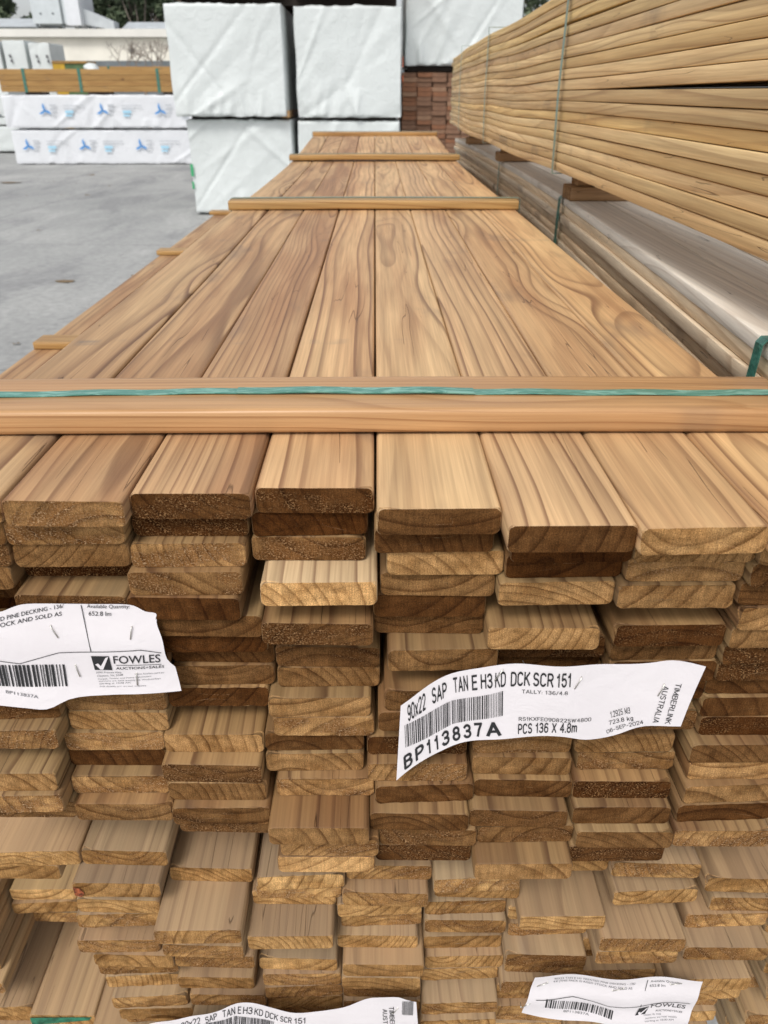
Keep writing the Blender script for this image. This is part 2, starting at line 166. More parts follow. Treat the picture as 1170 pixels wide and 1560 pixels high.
    if cross:
        # dirty marks where other bearers and straps once lay across the deck
        gp = m.n('ShaderNodeNewGeometry').outputs['Position']; gs = m.n('ShaderNodeSeparateXYZ'); m.l(gp, gs.inputs[0])
        cn = m.noise(m.vm('MULTIPLY', gp, (9, 3, 1)), 1, 3, .6); cn2 = m.noise(m.vm('MULTIPLY', gp, (30, 120, 1)), 1, 3, .6)
        for yy, hw, am, colr in ((.905, .016, .6, (.15, .14, .13)), (1.64, .02, .3, (.18, .14, .11))):
            dd = m.math('ABSOLUTE', m.math('SUBTRACT', m.math('ADD', gs.outputs[1], m.math('MULTIPLY', m.math('SUBTRACT', cn, .5), .05)), yy))
            mk_ = m.math('MULTIPLY', m.maprange(dd, hw*.3, hw, 1, 0, True), m.math('MULTIPLY', m.maprange(cn, .52, .62, 0, am, True), m.maprange(cn2, .3, .6, .4, 1)))
            side = m.mix(mk_, side, colr)
    side = m.mix(1.0, side, oi.outputs['Color'], 'MULTIPLY')
    # sawn end
    al = oi.outputs['Alpha']
    ec = m.mix(al, endd, endl)
    fine = m.noise(m.vm('MULTIPLY', tc, (1000, 60, 1000)), 1, 3, .7)
    mid = m.noise(m.vm('ADD', m.vm('MULTIPLY', tc, (120, 40, 120)), off), 1, 3, .6)
    blot = m.noise(m.vm('ADD', m.vm('MULTIPLY', tc, (30, 30, 46)), off), 1, 3, .6)
    end = m.mix(m.math('MULTIPLY', m.ramp(fr, [(0, .08), (.4, .05), (.68, .35), (.88, 1), (.95, .9), (1, .08)]), m.maprange(wn2.outputs['Value'], 0, 1, .2, .78)), ec, m.mix(1.0, ec, (.26, .18, .12), 'MULTIPLY'))
    end = m.mix(1.0, end, m.ramp(mid, [(.3, .78), (.7, 1.2)]), 'MULTIPLY')
    end = m.mix(1.0, end, m.ramp(blot, [(.34, (.70, .62, .52)), (.6, (1.12, 1.1, 1.06))]), 'MULTIPLY')
    end = m.mix(1.0, end, m.ramp(fine, [(.32, .45), (.68, 1.6)]), 'MULTIPLY')
    saw = m.noise(m.vm('ADD', m.vm('MULTIPLY', tc, (900, 10, 25)), off), 1, 1.5, .5)
    end = m.mix(1.0, end, m.ramp(saw, [(.35, .86), (.65, 1.1)]), 'MULTIPLY')
    # torn fibre tufts on rough saw cuts
    tn = m.noise(m.vm('MULTIPLY', tc, (620, 120, 860)), 1, 2.2, .75, .6)
    tuft = m.maprange(tn, .50, .64, 0, 1, True)
    tarea = m.math('MULTIPLY', m.maprange(m.noise(m.vm('ADD', m.vm('MULTIPLY', tc, (26, 20, 60)), m.vm('MULTIPLY', off, (1.7, 1, 1))), 1, 2, .6), .40, .56, 0, 1, True), m.maprange(r1, .45, .6, .05, 1))
    tuft = m.math('MULTIPLY', m.math('MULTIPLY', tuft, tarea), m.maprange(fr, .2, .85, .45, 1))
    end = m.mix(m.math('MULTIPLY', tarea, .7), end, m.mix(1.0, end, (.50, .38, .28), 'MULTIPLY'))
    end = m.mix(m.math('MULTIPLY', tuft, .8), end, m.mix(al, (.46, .25, .10), (.76, .55, .34)))
    gm = m.n('ShaderNodeNewGeometry'); nt = m.n('ShaderNodeVectorTransform', vector_type='NORMAL', convert_from='WORLD', convert_to='OBJECT'); m.l(gm.outputs['True Normal'], nt.inputs[0])
    ns = m.n('ShaderNodeSeparateXYZ'); m.l(nt.outputs[0], ns.inputs[0])
    isend = m.maprange(m.math('ABSOLUTE', ns.outputs[1]), .45, .7, 0, 1)
    m.l(m.mix(isend, side, end), m.b.inputs['Base Color'])
    m.put(m.b.inputs['Roughness'], m.mix(isend, (gloss+.12,)*3, (.9,)*3))
    m.put(m.b.inputs['Specular IOR Level'], m.mix(isend, (.32,)*3, (.06,)*3))
    hgt = m.mix(isend, m.math('ADD', m.math('MULTIPLY', fib, .35), m.math('MULTIPLY', chm, -1.2)),
                m.math('ADD', m.math('MULTIPLY', tuft, 1.5), m.math('ADD', m.math('MULTIPLY', fine, .8), m.math('MULTIPLY', mid, .9))))
    m.bump(hgt, .55, .0012)
    return m.m
def simple(name, col, rough=.6, var=.12, scale=6, metal=0, bump=0, spec=.4, col2=None, gen='Object'):
    m = NT(name); tc = m.n('ShaderNodeTexCoord').outputs[gen]
    n1 = m.noise(tc, scale, 4, .6)
    c2 = col2 or tuple(max(0, c*(1-var*2)) for c in col)
    m.l(m.mix(m.maprange(n1, .35, .65, 0, 1), tuple(min(1, c*(1+var*.4)) for c in col), c2), m.b.inputs['Base Color'])
    m.b.inputs['Roughness'].default_value = rough; m.b.inputs['Metallic'].default_value = metal
    m.b.inputs['Specular IOR Level'].default_value = spec
    if bump: m.bump(n1, bump, .01)
    return m.m
DECK = wood('deck_pine', (.64, .44, .235), (.36, .195, .095), (.16, .078, .040), (.60, .36, .155), (.075, .028, .007), ring=.0105, latemix=.85, cross=True, gloss=.4)
DECKLO = wood('deck_pine_weathered', (.45, .30, .155), (.32, .19, .092), (.16, .08, .038), (.62, .385, .165), (.17, .078, .022), ring=.0095, grey=.34, latemix=.6)
BEAR = wood('bearer_pine', (.52, .33, .165), (.45, .26, .12), (.27, .13, .05), (.5, .33, .18), (.2, .1, .04), ring=.0065, latemix=.75, gloss=.28)
BEARN = wood('near_bearer_pine', (.54, .335, .165), (.46, .27, .125), (.27, .13, .052), (.5, .33, .18), (.2, .1, .04), ring=.0045, latemix=.8, gloss=.22)
RPINE = wood('fence_pine', (.80, .61, .335), (.60, .405, .20), (.30, .16, .07), (.6, .42, .24), (.25, .14, .06), ring=.012, latemix=.6, kx=1.6)
RGREY = wood('pale_pine', (.86, .78, .66), (.70, .60, .47), (.42, .31, .21), (.6, .45, .3), (.3, .2, .12), ring=.016, latemix=.35, fa=.12, gloss=.75, kx=4)
RSIDE = wood('pale_side_pine', (.86, .67, .44), (.66, .47, .28), (.38, .22, .11), (.6, .45, .3), (.3, .2, .12), ring=.012, latemix=.5, kx=2, fa=.25)
YEL = wood('treated_beam_pine', (.45, .27, .095), (.36, .20, .065), (.24, .12, .04), (.4, .26, .1), (.25, .14, .05), ring=.02, latemix=.5)
RED = simple('red_hardwood', (.27, .12, .06), .8, .25, 9, bump=.2, col2=(.15, .07, .04), gen='Object')
RED2 = simple('brown_hardwood', (.23, .125, .075), .8, .25, 9, bump=.2, col2=(.15, .08, .05))
RED3 = simple('pale_hardwood', (.31, .18, .11), .8, .2, 9, bump=.2)
def plastic(name, col):
    m = NT(name); tc = m.n('ShaderNodeTexCoord').outputs['Object']
    n1 = m.noise(tc, 1.6, 4, .6); n2 = m.noise(tc, 9, 4, .6, .8)
    m.l(m.mix(m.maprange(n1, .4, .7, 0, .5), col, tuple(c*.88 for c in col)), m.b.inputs['Base Color'])
    m.b.inputs['Roughness'].default_value = .42; m.b.inputs['Specular IOR Level'].default_value = .4
    m.bump(n2, .35, .03); return m.m
WRAP = plastic('white_wrap', (.635, .67, .66)); WRAP2 = plastic('white_wrap_printed', (.70, .715, .74))
STRAP = simple('green_strap', (.05, .20, .15), .32, .25, 60, bump=.5, spec=.6)
_m = NT('green_strap_close'); _tc = _m.n('ShaderNodeTexCoord').outputs['Object']
_a = _m.noise(_m.vm('MULTIPLY', _tc, (40, 160, 120)), 1, 3, .6, 1.2); _b = _m.noise(_m.vm('MULTIPLY', _tc, (14, 90, 40)), 1, 3, .6)
_m.l(_m.mix(_m.maprange(_a, .42, .66, 0, 1, True), (.07, .235, .185), (.20, .42, .345)), _m.b.inputs['Base Color'])
_m.b.inputs['Roughness'].default_value = .28; _m.bump(_m.math('ADD', _a, _b), .45, .002); STRAPN = _m.m
_m = NT('grey_green_strap'); _m.b.inputs['Base Color'].default_value = (.17, .25, .20, 1); _m.b.inputs['Roughness'].default_value = .4; STRAPG = _m.m
def flatmat(name, col, rough=.6, metal=0):
    m = NT(name); m.b.inputs['Base Color'].default_value = (*col, 1); m.b.inputs['Roughness'].default_value = rough; m.b.inputs['Metallic'].default_value = metal
    return m.m
_m = NT('label_paper'); _tc = _m.n('ShaderNodeTexCoord').outputs['Object']
_a = _m.noise(_tc, 14, 4, .6); _m.l(_m.mix(_m.maprange(_a, .35, .7, 0, .6), (.79, .75, .765), (.74, .695, .71)), _m.b.inputs['Base Color'])
_m.b.inputs['Roughness'].default_value = .45; _m.bump(_m.noise(_tc, 38, 4, .6, .6), .25, .004); PAPER = _m.m
INK = flatmat('black_ink', (.018, .018, .02), .5); INKG = flatmat('grey_ink', (.10, .10, .11), .6)
STEEL = flatmat('staple_steel', (.62, .60, .55), .3, .9); GREENP = simple('green_paint', (.03, .20, .12), .7, .3, 90); REDP = simple('orange_paint', (.33, .085, .03), .9, .4, 200)
BLUE = flatmat('blue_print', (.08, .28, .62), .5); GREYP = flatmat('grey_print', (.50, .52, .55), .6); CYANP = flatmat('cyan_print', (.36, .62, .78), .6)
DARK = flatmat('dark_gap_timber', (.045, .035, .028), .9)

# ------------------------------------------------------------------ boards
def prof(W, T, r, n=4):
    pts = []
    for cx, cz, a0 in ((W/2-r, r, -90), (W/2-r, T-r, 0), (-W/2+r, T-r, 90), (-W/2+r, r, 180)):
        for i in range(n+1):
            a = math.radians(a0+90*i/n); pts.append((cx+r*math.cos(a), cz+r*math.sin(a)))
    out = []                                        # add points along the long edges
    m = len(pts)
    for i in range(m):
        a, b = pts[i], pts[(i+1) % m]; out.append(a)
        d = math.hypot(b[0]-a[0], b[1]-a[1])
        k = int(d/.006) if d > .006 else 0
        for j in range(1, k): out.append((a[0]+(b[0]-a[0])*j/k, a[1]+(b[1]-a[1])*j/k))
    return out
def board_mesh(name, mat, L, W=.0893, T=.0217, r=.0042, seed=0, zf=None, xf=None, secs=14, rough=.0004, tilt=0.0, y0=0.0, fine=True, chip=0):
    rg = random.Random(seed); P = prof(W, T, r, 4 if fine else 2); n = len(P); v = []; f = []
    zf = zf or (lambda y: 0); xf = xf or (lambda y: 0)
    ys = [0, .0012] + [L*(i/secs)**1.5 for i in range(1, secs)] + [L-.001, L]
    ys = sorted(ys); mz = T/2
    jit = [rg.uniform(-1, 1)*rough for _ in P]
    for k, y in enumerate(ys):
        for i, (px, pz) in enumerate(P):
            s = 1.0; yy = y
            if k == 0: s = .0006; yy = y+jit[i]+tilt*px
            elif k == len(ys)-1: s = .0006
            else: s = 0
            if k == 1: yy = y+tilt*px+jit[i]*.5
            qx = px-math.copysign(min(s, abs(px)), px); qz = pz-math.copysign(s, pz-mz)
            if chip and k <= 1:
                c = max(0, 1-math.hypot(px-chip*W/2, (pz-T)*1.5)/.014); yy += c*.006; qz -= c*.002
            v.append((qx+xf(y), yy, qz+zf(y)))
    for k in range(len(ys)-1):
        for i in range(n):
            a = k*n+i; b = k*n+(i+1) % n; f.append((a, b, b+n, a+n))
    # front cap in rings with a rough saw surface
    prev = list(range(n)); base = 0
    for ri, sc in enumerate((.97, .9, .75, .5, .22) if fine else (.9,)):
        st = len(v)
        for i, (px, pz) in enumerate(P):
            qx = px*sc; qz = mz+(pz-mz)*sc
            y = tilt*px+noise.noise(Vector((qx*90+seed*7, qz*200, seed)))*rough*2.2+rg.uniform(-1, 1)*rough*.5-.0003
            v.append((qx+xf(0), y, qz+zf(0)))
        cur = list(range(st, st+n))
        for i in range(n): f.append((prev[i], cur[i], cur[(i+1) % n], prev[(i+1) % n]))
        prev = cur
    f.append(tuple(reversed(prev)) if False else tuple(prev))
    f.append(tuple(reversed([(len(ys)-1)*n+i for i in range(n)])))
    me = mesh(name, v, f, mat, True, 32)
    bm = bmesh.new(); bm.from_mesh(me); bmesh.ops.recalc_face_normals(bm, faces=bm.faces); bm.to_mesh(me); bm.free()
    return me
def smooth(t): t = max(0, min(1, t)); return t*t*(3-2*t)
def sagU(y):                                        # lift of the far bay, in pack coordinates
    Y = y+.5
    return .048*smooth((Y-3.4)/1.9)-.002*math.sin(PI*(Y-.65)/1.45)**2
T_ = .022
UPM = [board_mesh('decking_board', DECK, 4.8, seed=i, zf=sagU, secs=22, rough=(.0001, .0004, .0002, .0005, .0002, .0003, .0006, .0002)[i], tilt=(0, .02, -.015, .03, -.03, .01, 0, -.01)[i], chip=(0, 0, 1, 0, 0, -1, 0, 0)[i]) for i in range(8)]
LOM = [board_mesh('decking_board', DECKLO, 4.8, seed=20+i, secs=8, rough=(.0001, .0004, .0002, .0005, .0002, .0003)[i], tilt=(0, .03, -.02, .02, -.035, .01)[i], chip=(0, 1, 0, 0, -1, 0)[i]) for i in range(6)]
ORD = ['first', 'second', 'third', 'fourth', 'fifth', 'sixth', 'seventh', 'eighth', 'ninth', 'tenth', 'eleventh', 'twelfth', 'thirteenth', 'fourteenth', 'fifteenth', 'sixteenth', 'seventeenth']
rg = random.Random(5)
TOPL = ['pale pine decking board of the top layer cut off by the left picture edge',
 'top layer decking board with brown streaked end, above the auction paper',
 'top layer decking board with dark brown end, third from the left',
 'top layer decking board just left of the straight middle seam, dark end',
 'top layer decking board just right of the middle seam with fine drying cracks',
 'top layer decking board with straight brown stripes sticking out over the barcode paper',
 'top layer decking board with a large brown oval knot mark near its end',
 'pale plain decking board at the right edge of the top layer']
# how pale each sawn end is (0 dark brown .. 1 straw), rows = columns from the left
TONE = [[.35,.3,.3,.35,.2,.12,.3,.3,.3,.3,.55,.35,.6,.65,.4,.4,.4],
        [.45,.55,.38,.12,.30,.2,.2,.2,.3,.5,.62,.7,.15,.65,.45,.3,.3],
        [.14,.12,.62,.40,.10,.22,.12,.18,.30,.16,.3,.66,.28,.38,.33,.3,.3],
        [.12,.15,.36,.85,.3,.22,.2,.24,.38,.58,.60,.20,.52,.62,.42,.60,.85],
        [.15,.16,.66,.42,.18,.26,.42,.2,.3,.28,.3,.15,.55,.16,.20,.34,.18],
        [.16,.12,.10,.55,.3,.62,.2,.3,.3,.3,.3,.48,.42,.26,.26,.36,.58],
        [.55,.52,.62,.46,.3,.10,.30,.14,.14,.3,.3,.52,.50,.17,.28,.30,.20],
        [.5,.55,.20,.20,.55,.42,.2,.16,.16,.14,.14,.28,.72,.48,.2,.62,.3]]
def colour(o, t, grey=0):
    a = rg.uniform(.84, 1.06); w = rg.uniform(-.05, .05)
    o.color = (a*(1+w), a, a*(1-w)*(1-.04*grey), t)
first = True
for c in range(8):
    for k in range(17):
        X, Y = UP[c][k]
        me = UPM[rg.randrange(8)]
        if k == 0: me = UPM[(c*3+1) % 8]
        t = TONE[c][k]
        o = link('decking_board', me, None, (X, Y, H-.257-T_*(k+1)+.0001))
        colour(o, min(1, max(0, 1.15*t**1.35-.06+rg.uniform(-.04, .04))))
        if k: q_ = o.color; o.color = (q_[0]*.56, q_[1]*.51, q_[2]*.42, q_[3])  # darker brown below the top layer, some shade between boards mixed into the colour
        tone = 'dark brown' if t < .25 else 'brown' if t < .45 else 'tan' if t < .65 else 'pale straw'
        lab = TOPL[c] if k == 0 else '%s ended decking board, %s layer down, %s column from the left, top pack' % (tone, ORD[k], ORD[c])
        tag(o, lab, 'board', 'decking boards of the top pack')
        if k == 0:
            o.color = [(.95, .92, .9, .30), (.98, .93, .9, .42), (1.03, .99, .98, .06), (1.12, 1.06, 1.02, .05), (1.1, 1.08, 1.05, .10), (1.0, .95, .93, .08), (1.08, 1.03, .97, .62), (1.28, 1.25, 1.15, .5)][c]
        if (c, k) == (3, 3): o.color = (1.0, 1.05, 1.12, 1.0); o['label'] = 'grey white decking board jutting out below the dark ended ones, left of middle seam'
for c in range(9):
    for k in range(16):
        X, Y = LO[c][k]
        o = link('decking_board', LOM[rg.randrange(6)], None, (X, Y, H-.676-T_*(k+1)+.0001))
        t = rg.choice((.35, .45, .55, .6, .7, .8, .5, .3)); colour(o, t)
        if (c, k) == (5, 1): t = .4
        tone = 'brown' if t < .5 else 'tan' if t < .65 else 'straw coloured'
        tag(o, '%s ended weathered board, %s layer down, %s column from the left, second pack' % (tone, ORD[k], ORD[c]), 'board', 'decking boards of the second pack')
        if (c, k) == (1, 1):
            o.color = (.66, .66, .70, .35); o['label'] = 'grey brown board end with an orange paint spot at its left corner'
            link('paint_mark', mesh('paint_mark', [(-.0435, -.0008, .004), (-.037, -.0008, .0012), (-.0335, -.0008, .007), (-.0365, -.0008, .0145), (-.0432, -.0008, .0170)], [(0, 1, 2, 3, 4)], REDP), o)
# a third pack lower down, only its near left corner shows, and the pack left of it
for c, (X, Y) in enumerate(((-.610, .60), (-.520, .607), (-.4305, .596), (-.3405, .535), (-.2505, .55))):
    for k in range(3):
        o = link('decking_board', LOM[(c+k) % 6], None, (X+(k and rg.uniform(-.006, .006)), Y+(k and rg.uniform(-.02, .015)), H-1.095-T_*(k+1)))
        colour(o, .4, 1); o.color = (.9, .88, .86, .4) if c < 2 else (1.02, 1, .97, .6)
        tag(o, '%s layer board in the low pack at bottom left, %s column from the left' % (ORD[k], ORD[c]), 'board', 'boards of the low third pack')
        if (c, k) == (2, 0):
            o['label'] = 'pale low board at bottom left with green paint on its end'
            link('paint_mark', mesh('paint_mark', [(-.0425, -.002, .002), (.036, -.002, .012), (.041, -.002, .0195), (-.0425, -.002, .0195)], [(0, 1, 2, 3)], GREENP), o)
def left_boards():
    for i in range(7):
        X = -.454-.0900*i
        o = link('decking_board', UPM[i % 4+2] if False else LOMT[i % 3], None, (X, .65, H-.676-T_)); o.color = (1.0, .97, .93, .5)
        tag(o, '%s board from the right in the top layer of the lower pack beside the yard' % ORD[i], 'board', 'boards of the pack beside the yard')
    for e, X, ks in ((0, -.454, ((11, .80), (12, .674), (13, .67), (14, .78), (15, .77), (16, .70))), (1, -.5485, ((11, .60), (12, .615), (13, .60), (14, .61), (15, .62), (16, .60)))):
        for k, Y in ks:
            o = link('decking_board', LOM[(k+e) % 6], None, (X+(0 if k != 16 else (.008 if e else 0)), Y, H-.676-T_*(k+1))); colour(o, .75 if k in (12, 16) else .5, 1)
            if e == 0 and k == 12: o.color = (1.05, 1.05, .9, .95)
            tag(o, '%s layer down board in the %s column beside the dark opening at lower left' % (ORD[k], 'inner' if e == 0 else 'outer'), 'board', 'boards of the pack beside the yard')
LOMT = [board_mesh('decking_board', DECK, 4.8, seed=50+i, secs=10) for i in range(3)]
left_boards()
for k in range(16):
    X = .4830; Y = (.50, .52, .49, .51, .55, .54, .47, .52, .50, .53, .56, .51, .55, .52, .54, .5)[k]
    for c in range(3):
        o = link('decking_board', LOM[(k*2+c) % 6], None, (X+.0905*c+rg.uniform(-.004, .004), Y+.04*c, H-.712-T_*(k+1))); colour(o, .5+.2*(k % 3 == 0), 1)
        tag(o, '%s layer down board in the right neighbour pack, %s column, lower right corner' % (ORD[k], ('inner', 'middle', 'outer')[c]), 'board', 'boards of the right neighbour pack')
# ------------------------------------------------------------------ bearers on top
def bearer(xc, Y, h_top_of_pack, L=.74, lab='', W=.09, T=.022, mat=BEAR, bow=0, seed=0, group='timber bearers across the packs', zoff=0, rz=0, r=.005):
    me = board_mesh('timber_bearer', mat, L, W, T, r=r, seed=seed, secs=12, fine=True, zf=(lambda y: bow*math.sin(PI*y/L)))
    o = link('timber_bearer', me, None, (xc-L/2, Y, H-h_top_of_pack+.0004+zoff), -PI/2+rz)
    o.color = (1, 1, 1, .5); tag(o, lab, 'bearer', group); return o
bearer(.0, .657, .257, .735, 'near bearer board laid across the top pack under the green strap', bow=.0015, seed=61, mat=BEARN, r=.0048).color = (1.04, 1, .97, .5)
bearer(-.004, 2.125, .257, .735, 'second bearer across the top pack, in front of the white wrapped packs', seed=62, bow=.002).color = (.92, .93, .74, .5)
bearer(-.002, 3.71, .2505, .74, 'third bearer across the top pack', seed=63, bow=.003, zoff=0).color = (.9, .9, .68, .5)
bearer(.0, 5.10, .2135, .735, 'farthest bearer across the far end of the top pack', seed=64).color = (.86, .82, .62, .5)
for i, (x0, Y) in enumerate(((-1.032, 2.33), (-1.047, 3.88), (-1.062, 5.29))):
    o = bearer(x0+.37, Y, .676, .74, '%s bearer end on the lower pack beside the yard' % ('nearest', 'middle', 'farthest')[i], seed=70+i, bow=.0)
    o.color = (.9, .88, .66, .5)
for i, Y in enumerate((.75, 2.2, 3.7, 5.0)):
    bearer(0, Y, .676, .74, 'bearer between the top pack and second pack, %s from the front' % ORD[i], T=.044, seed=75+i)

# ------------------------------------------------------------------ straps
def ribbon(pts, wd, w, t, name, mat, parent=None, wav=0):
    """flat band through pts, wd = direction of its width"""
    wd = Vector(wd); v = []; f = []; n = len(pts)
    for i, p in enumerate(pts):
        p = Vector(p); a = Vector(pts[max(0, i-1)]); b = Vector(pts[min(n-1, i+1)]); d = (b-a).normalized(); nm = d.cross(wd).normalized()
        jo = noise.noise(Vector((i*.7, .3, 0)))*wav
        for s, u in ((-1, 0), (1, 0), (1, 1), (-1, 1)): v.append(tuple(p+wd*(s*w/2)+nm*(u*t+(jo if u else 0)*(1 if s > 0 else .2))))
    for i in range(n-1):
        for j in range(4): f.append((i*4+j, i*4+(j+1) % 4, i*4+4+(j+1) % 4, i*4+4+j))
    f.append((0, 1, 2, 3)); f.append(tuple(reversed([(n-1)*4+j for j in range(4)])))
    me = mesh(name, v, f, mat); bm = bmesh.new(); bm.from_mesh(me); bmesh.ops.recalc_face_normals(bm, faces=bm.faces); bm.to_mesh(me); bm.free()
    return link(name, me, parent)
zt = H-.2346
N = 60
top = [(-.3715+.743*i/N, .655+.004*math.sin(i*.09)-.004*(1-i/N), zt+.0014+.0018*math.sin(PI*i/N)+(.0005*math.sin(i*.8))) for i in range(N+1)]
st = ribbon([(-.3725, .651, H-.63), (-.3725, .651, zt-.004)]+top+[(.3725, .657, zt-.004), (.3725, .657, H-.63)], (0, -1, 0), .0128, .0008, 'packing_strap', STRAPN)
tag(st, 'crinkled green plastic strap over the near bearer', 'strap')
ribbon([(p[0], p[1]-.0012, p[2]+.0013) for p in top[20:38]], (0, -1, 0), .0138, .0007, 'strap_overlap', STRAPN, st)
for i, (Y, hh, zb) in enumerate(((2.13, .2575, 0), (3.71, .2505, 0), (5.10, .2135, 0))):
    z = H-hh+.0255
    s = ribbon([(-.374, Y, H-.62), (-.374, Y, z-.003)]+[(-.37+.0925*j, Y, z+.0015*math.sin(PI*j/8)) for j in range(9)]+[(.374, Y, z-.003), (.374, Y, H-.62)], (0, -1, 0), .012, .0009, 'packing_strap', STRAPG)
    tag(s, 'thin strap over the %s bearer of the top pack' % ('second', 'third', 'farthest')[i], 'strap', 'straps round the top pack')

# ------------------------------------------------------------------ right hand packs
def bump1(y, a, b): return math.sin(PI*max(0, min(1, (y-a)/(b-a))))**2
R0Y = .42
lanes = []
for k in range(17):
    for c in range(2):
        def zf(y, k=k, c=c):
            Y = y+R0Y
            s = -.006*bump1(Y, 2.1, 3.5)-.004*bump1(Y, 3.5, 4.6)-.010*smooth((1.9-Y)/1.5)*.4
            g = (.0065*bump1(Y, -.3, 1.95) if k > 7 else 0)+(.006*bump1(Y, 1.0, 3.3) if k > 13 else 0)
            if c: g = .002
            return s+g+.0009*noise.noise(Vector((Y*.9, k*3.1, 2)))
        def xf(y, k=k):
            Y = y+R0Y
            return .006*noise.noise(Vector((Y*.5, k*1.7, 5)))+.055*smooth((Y-4.0)/1.8)
        if c == 0 or k in (0, 16) or True:
            me = board_mesh('fence_board', RPINE, 5.35+random.Random(k).uniform(-.1, .05), .0895, .0207, .0020, seed=100+k, zf=zf, xf=xf, secs=34, fine=False)
            o = link('fence_board', me, None, (.492+.0905*c, R0Y, H-.165+T_*k))
            t = random.Random(k*3+c); a = t.uniform(.82, 1.15); o.color = (a*1.02, a, a*t.uniform(.82, 1.0), .5)
            tag(o, '%s board up in the high right hand stack, %s' % (ORD[k], 'facing the deck' if c == 0 else 'one row behind its face'), 'board', 'boards of the high right hand stack')
xf1 = lambda y: (.534-.0102*(y+.45-3.9)**2)-.44
for c in range(4):
    for k in range(8 if c == 0 else 1):
        def zf(y, k=k): return .0015*noise.noise(Vector((y*.8, k*2.3, 9)))
        me = board_mesh('pale_board', RGREY if k == 0 else RSIDE, 5.0, .0878, .0208, .003, seed=140+k+c*9, zf=zf, xf=(lambda y, k=k: xf1(y)+.004*noise.noise(Vector((y*.6, k*4.1, 1)))), secs=30, fine=False)
        o = link('pale_board', me, None, (.485+.0905*c+(0 if k == 0 else (.004*math.sin(k*2.3))), .45, H-.24-T_*(k+1)))
        a = .95+.12*math.sin(k*1.9+c); o.color = (a, a, a, .5) if k % 3 != 2 else (.95, 1.0, 1.08, .5)
        tag(o, ('pale weathered board, %s from the left on top of the low right hand pack' % ORD[c]) if k == 0 else '%s layer down board on the side of the low right hand pack' % ORD[k], 'board', 'boards of the low right hand pack')
for i, (Y, x0) in enumerate(((.83, .490), (2.16, .50), (3.50, .505), (4.75, .51))):
    for j, (T, dz, w, dx) in enumerate(((.034, 0, .095, 0), (.039, .0345, .07, .018))):
        o = bearer(x0+.37+dx, Y, .24, .74, '%s spacer block of the %s pair between the right hand stacks' % ('lower' if j == 0 else 'upper', ORD[i]), W=w, T=T, seed=170+i*2+j, zoff=dz, group='spacer blocks between the right hand stacks')
        o.color = (.85, .84, .86, .6)
for i, Y in enumerate((2.08, 3.47, 4.72)):
    xe = .447+.055*smooth((Y-4)/1.8)-.006
    s = ribbon([(xe+.2, Y, H-.167-.004), (xe-.001, Y, H-.167-.003), (xe-.002, Y, H-.1), (xe-.004, Y, H), (xe-.002, Y, H+.12), (xe-.001, Y, H+.228), (xe+.2, Y, H+.229)], (0, 1, 0), .018, .0012, 'packing_strap', STRAPG)
    tag(s, '%s green strap down the face of the high right hand stack' % ('nearest', 'middle', 'farthest')[i], 'strap', 'straps of the right hand stacks')
for i, (Y, w, mt) in enumerate(((.845, .018, STRAP), (2.22, .026, STRAP), (3.55, .02, STRAPG))):
    xe = .44+xf1(Y-.45)-.006
    s = ribbon([(xe+.25, Y-.01, H-.2385), (xe+.03, Y-.005, H-.237), (xe+.002, Y, H-.2385), (xe-.003, Y, H-.245), (xe-.004, Y+.002, H-.30), (xe-.004, Y+.004, H-.42)], (0, 1, 0), w, .001, 'packing_strap', mt)
    tag(s, '%s strap over the edge of the low right hand pack' % ('nearest bright green', 'middle', 'farthest')[i], 'strap', 'straps of the right hand stacks')

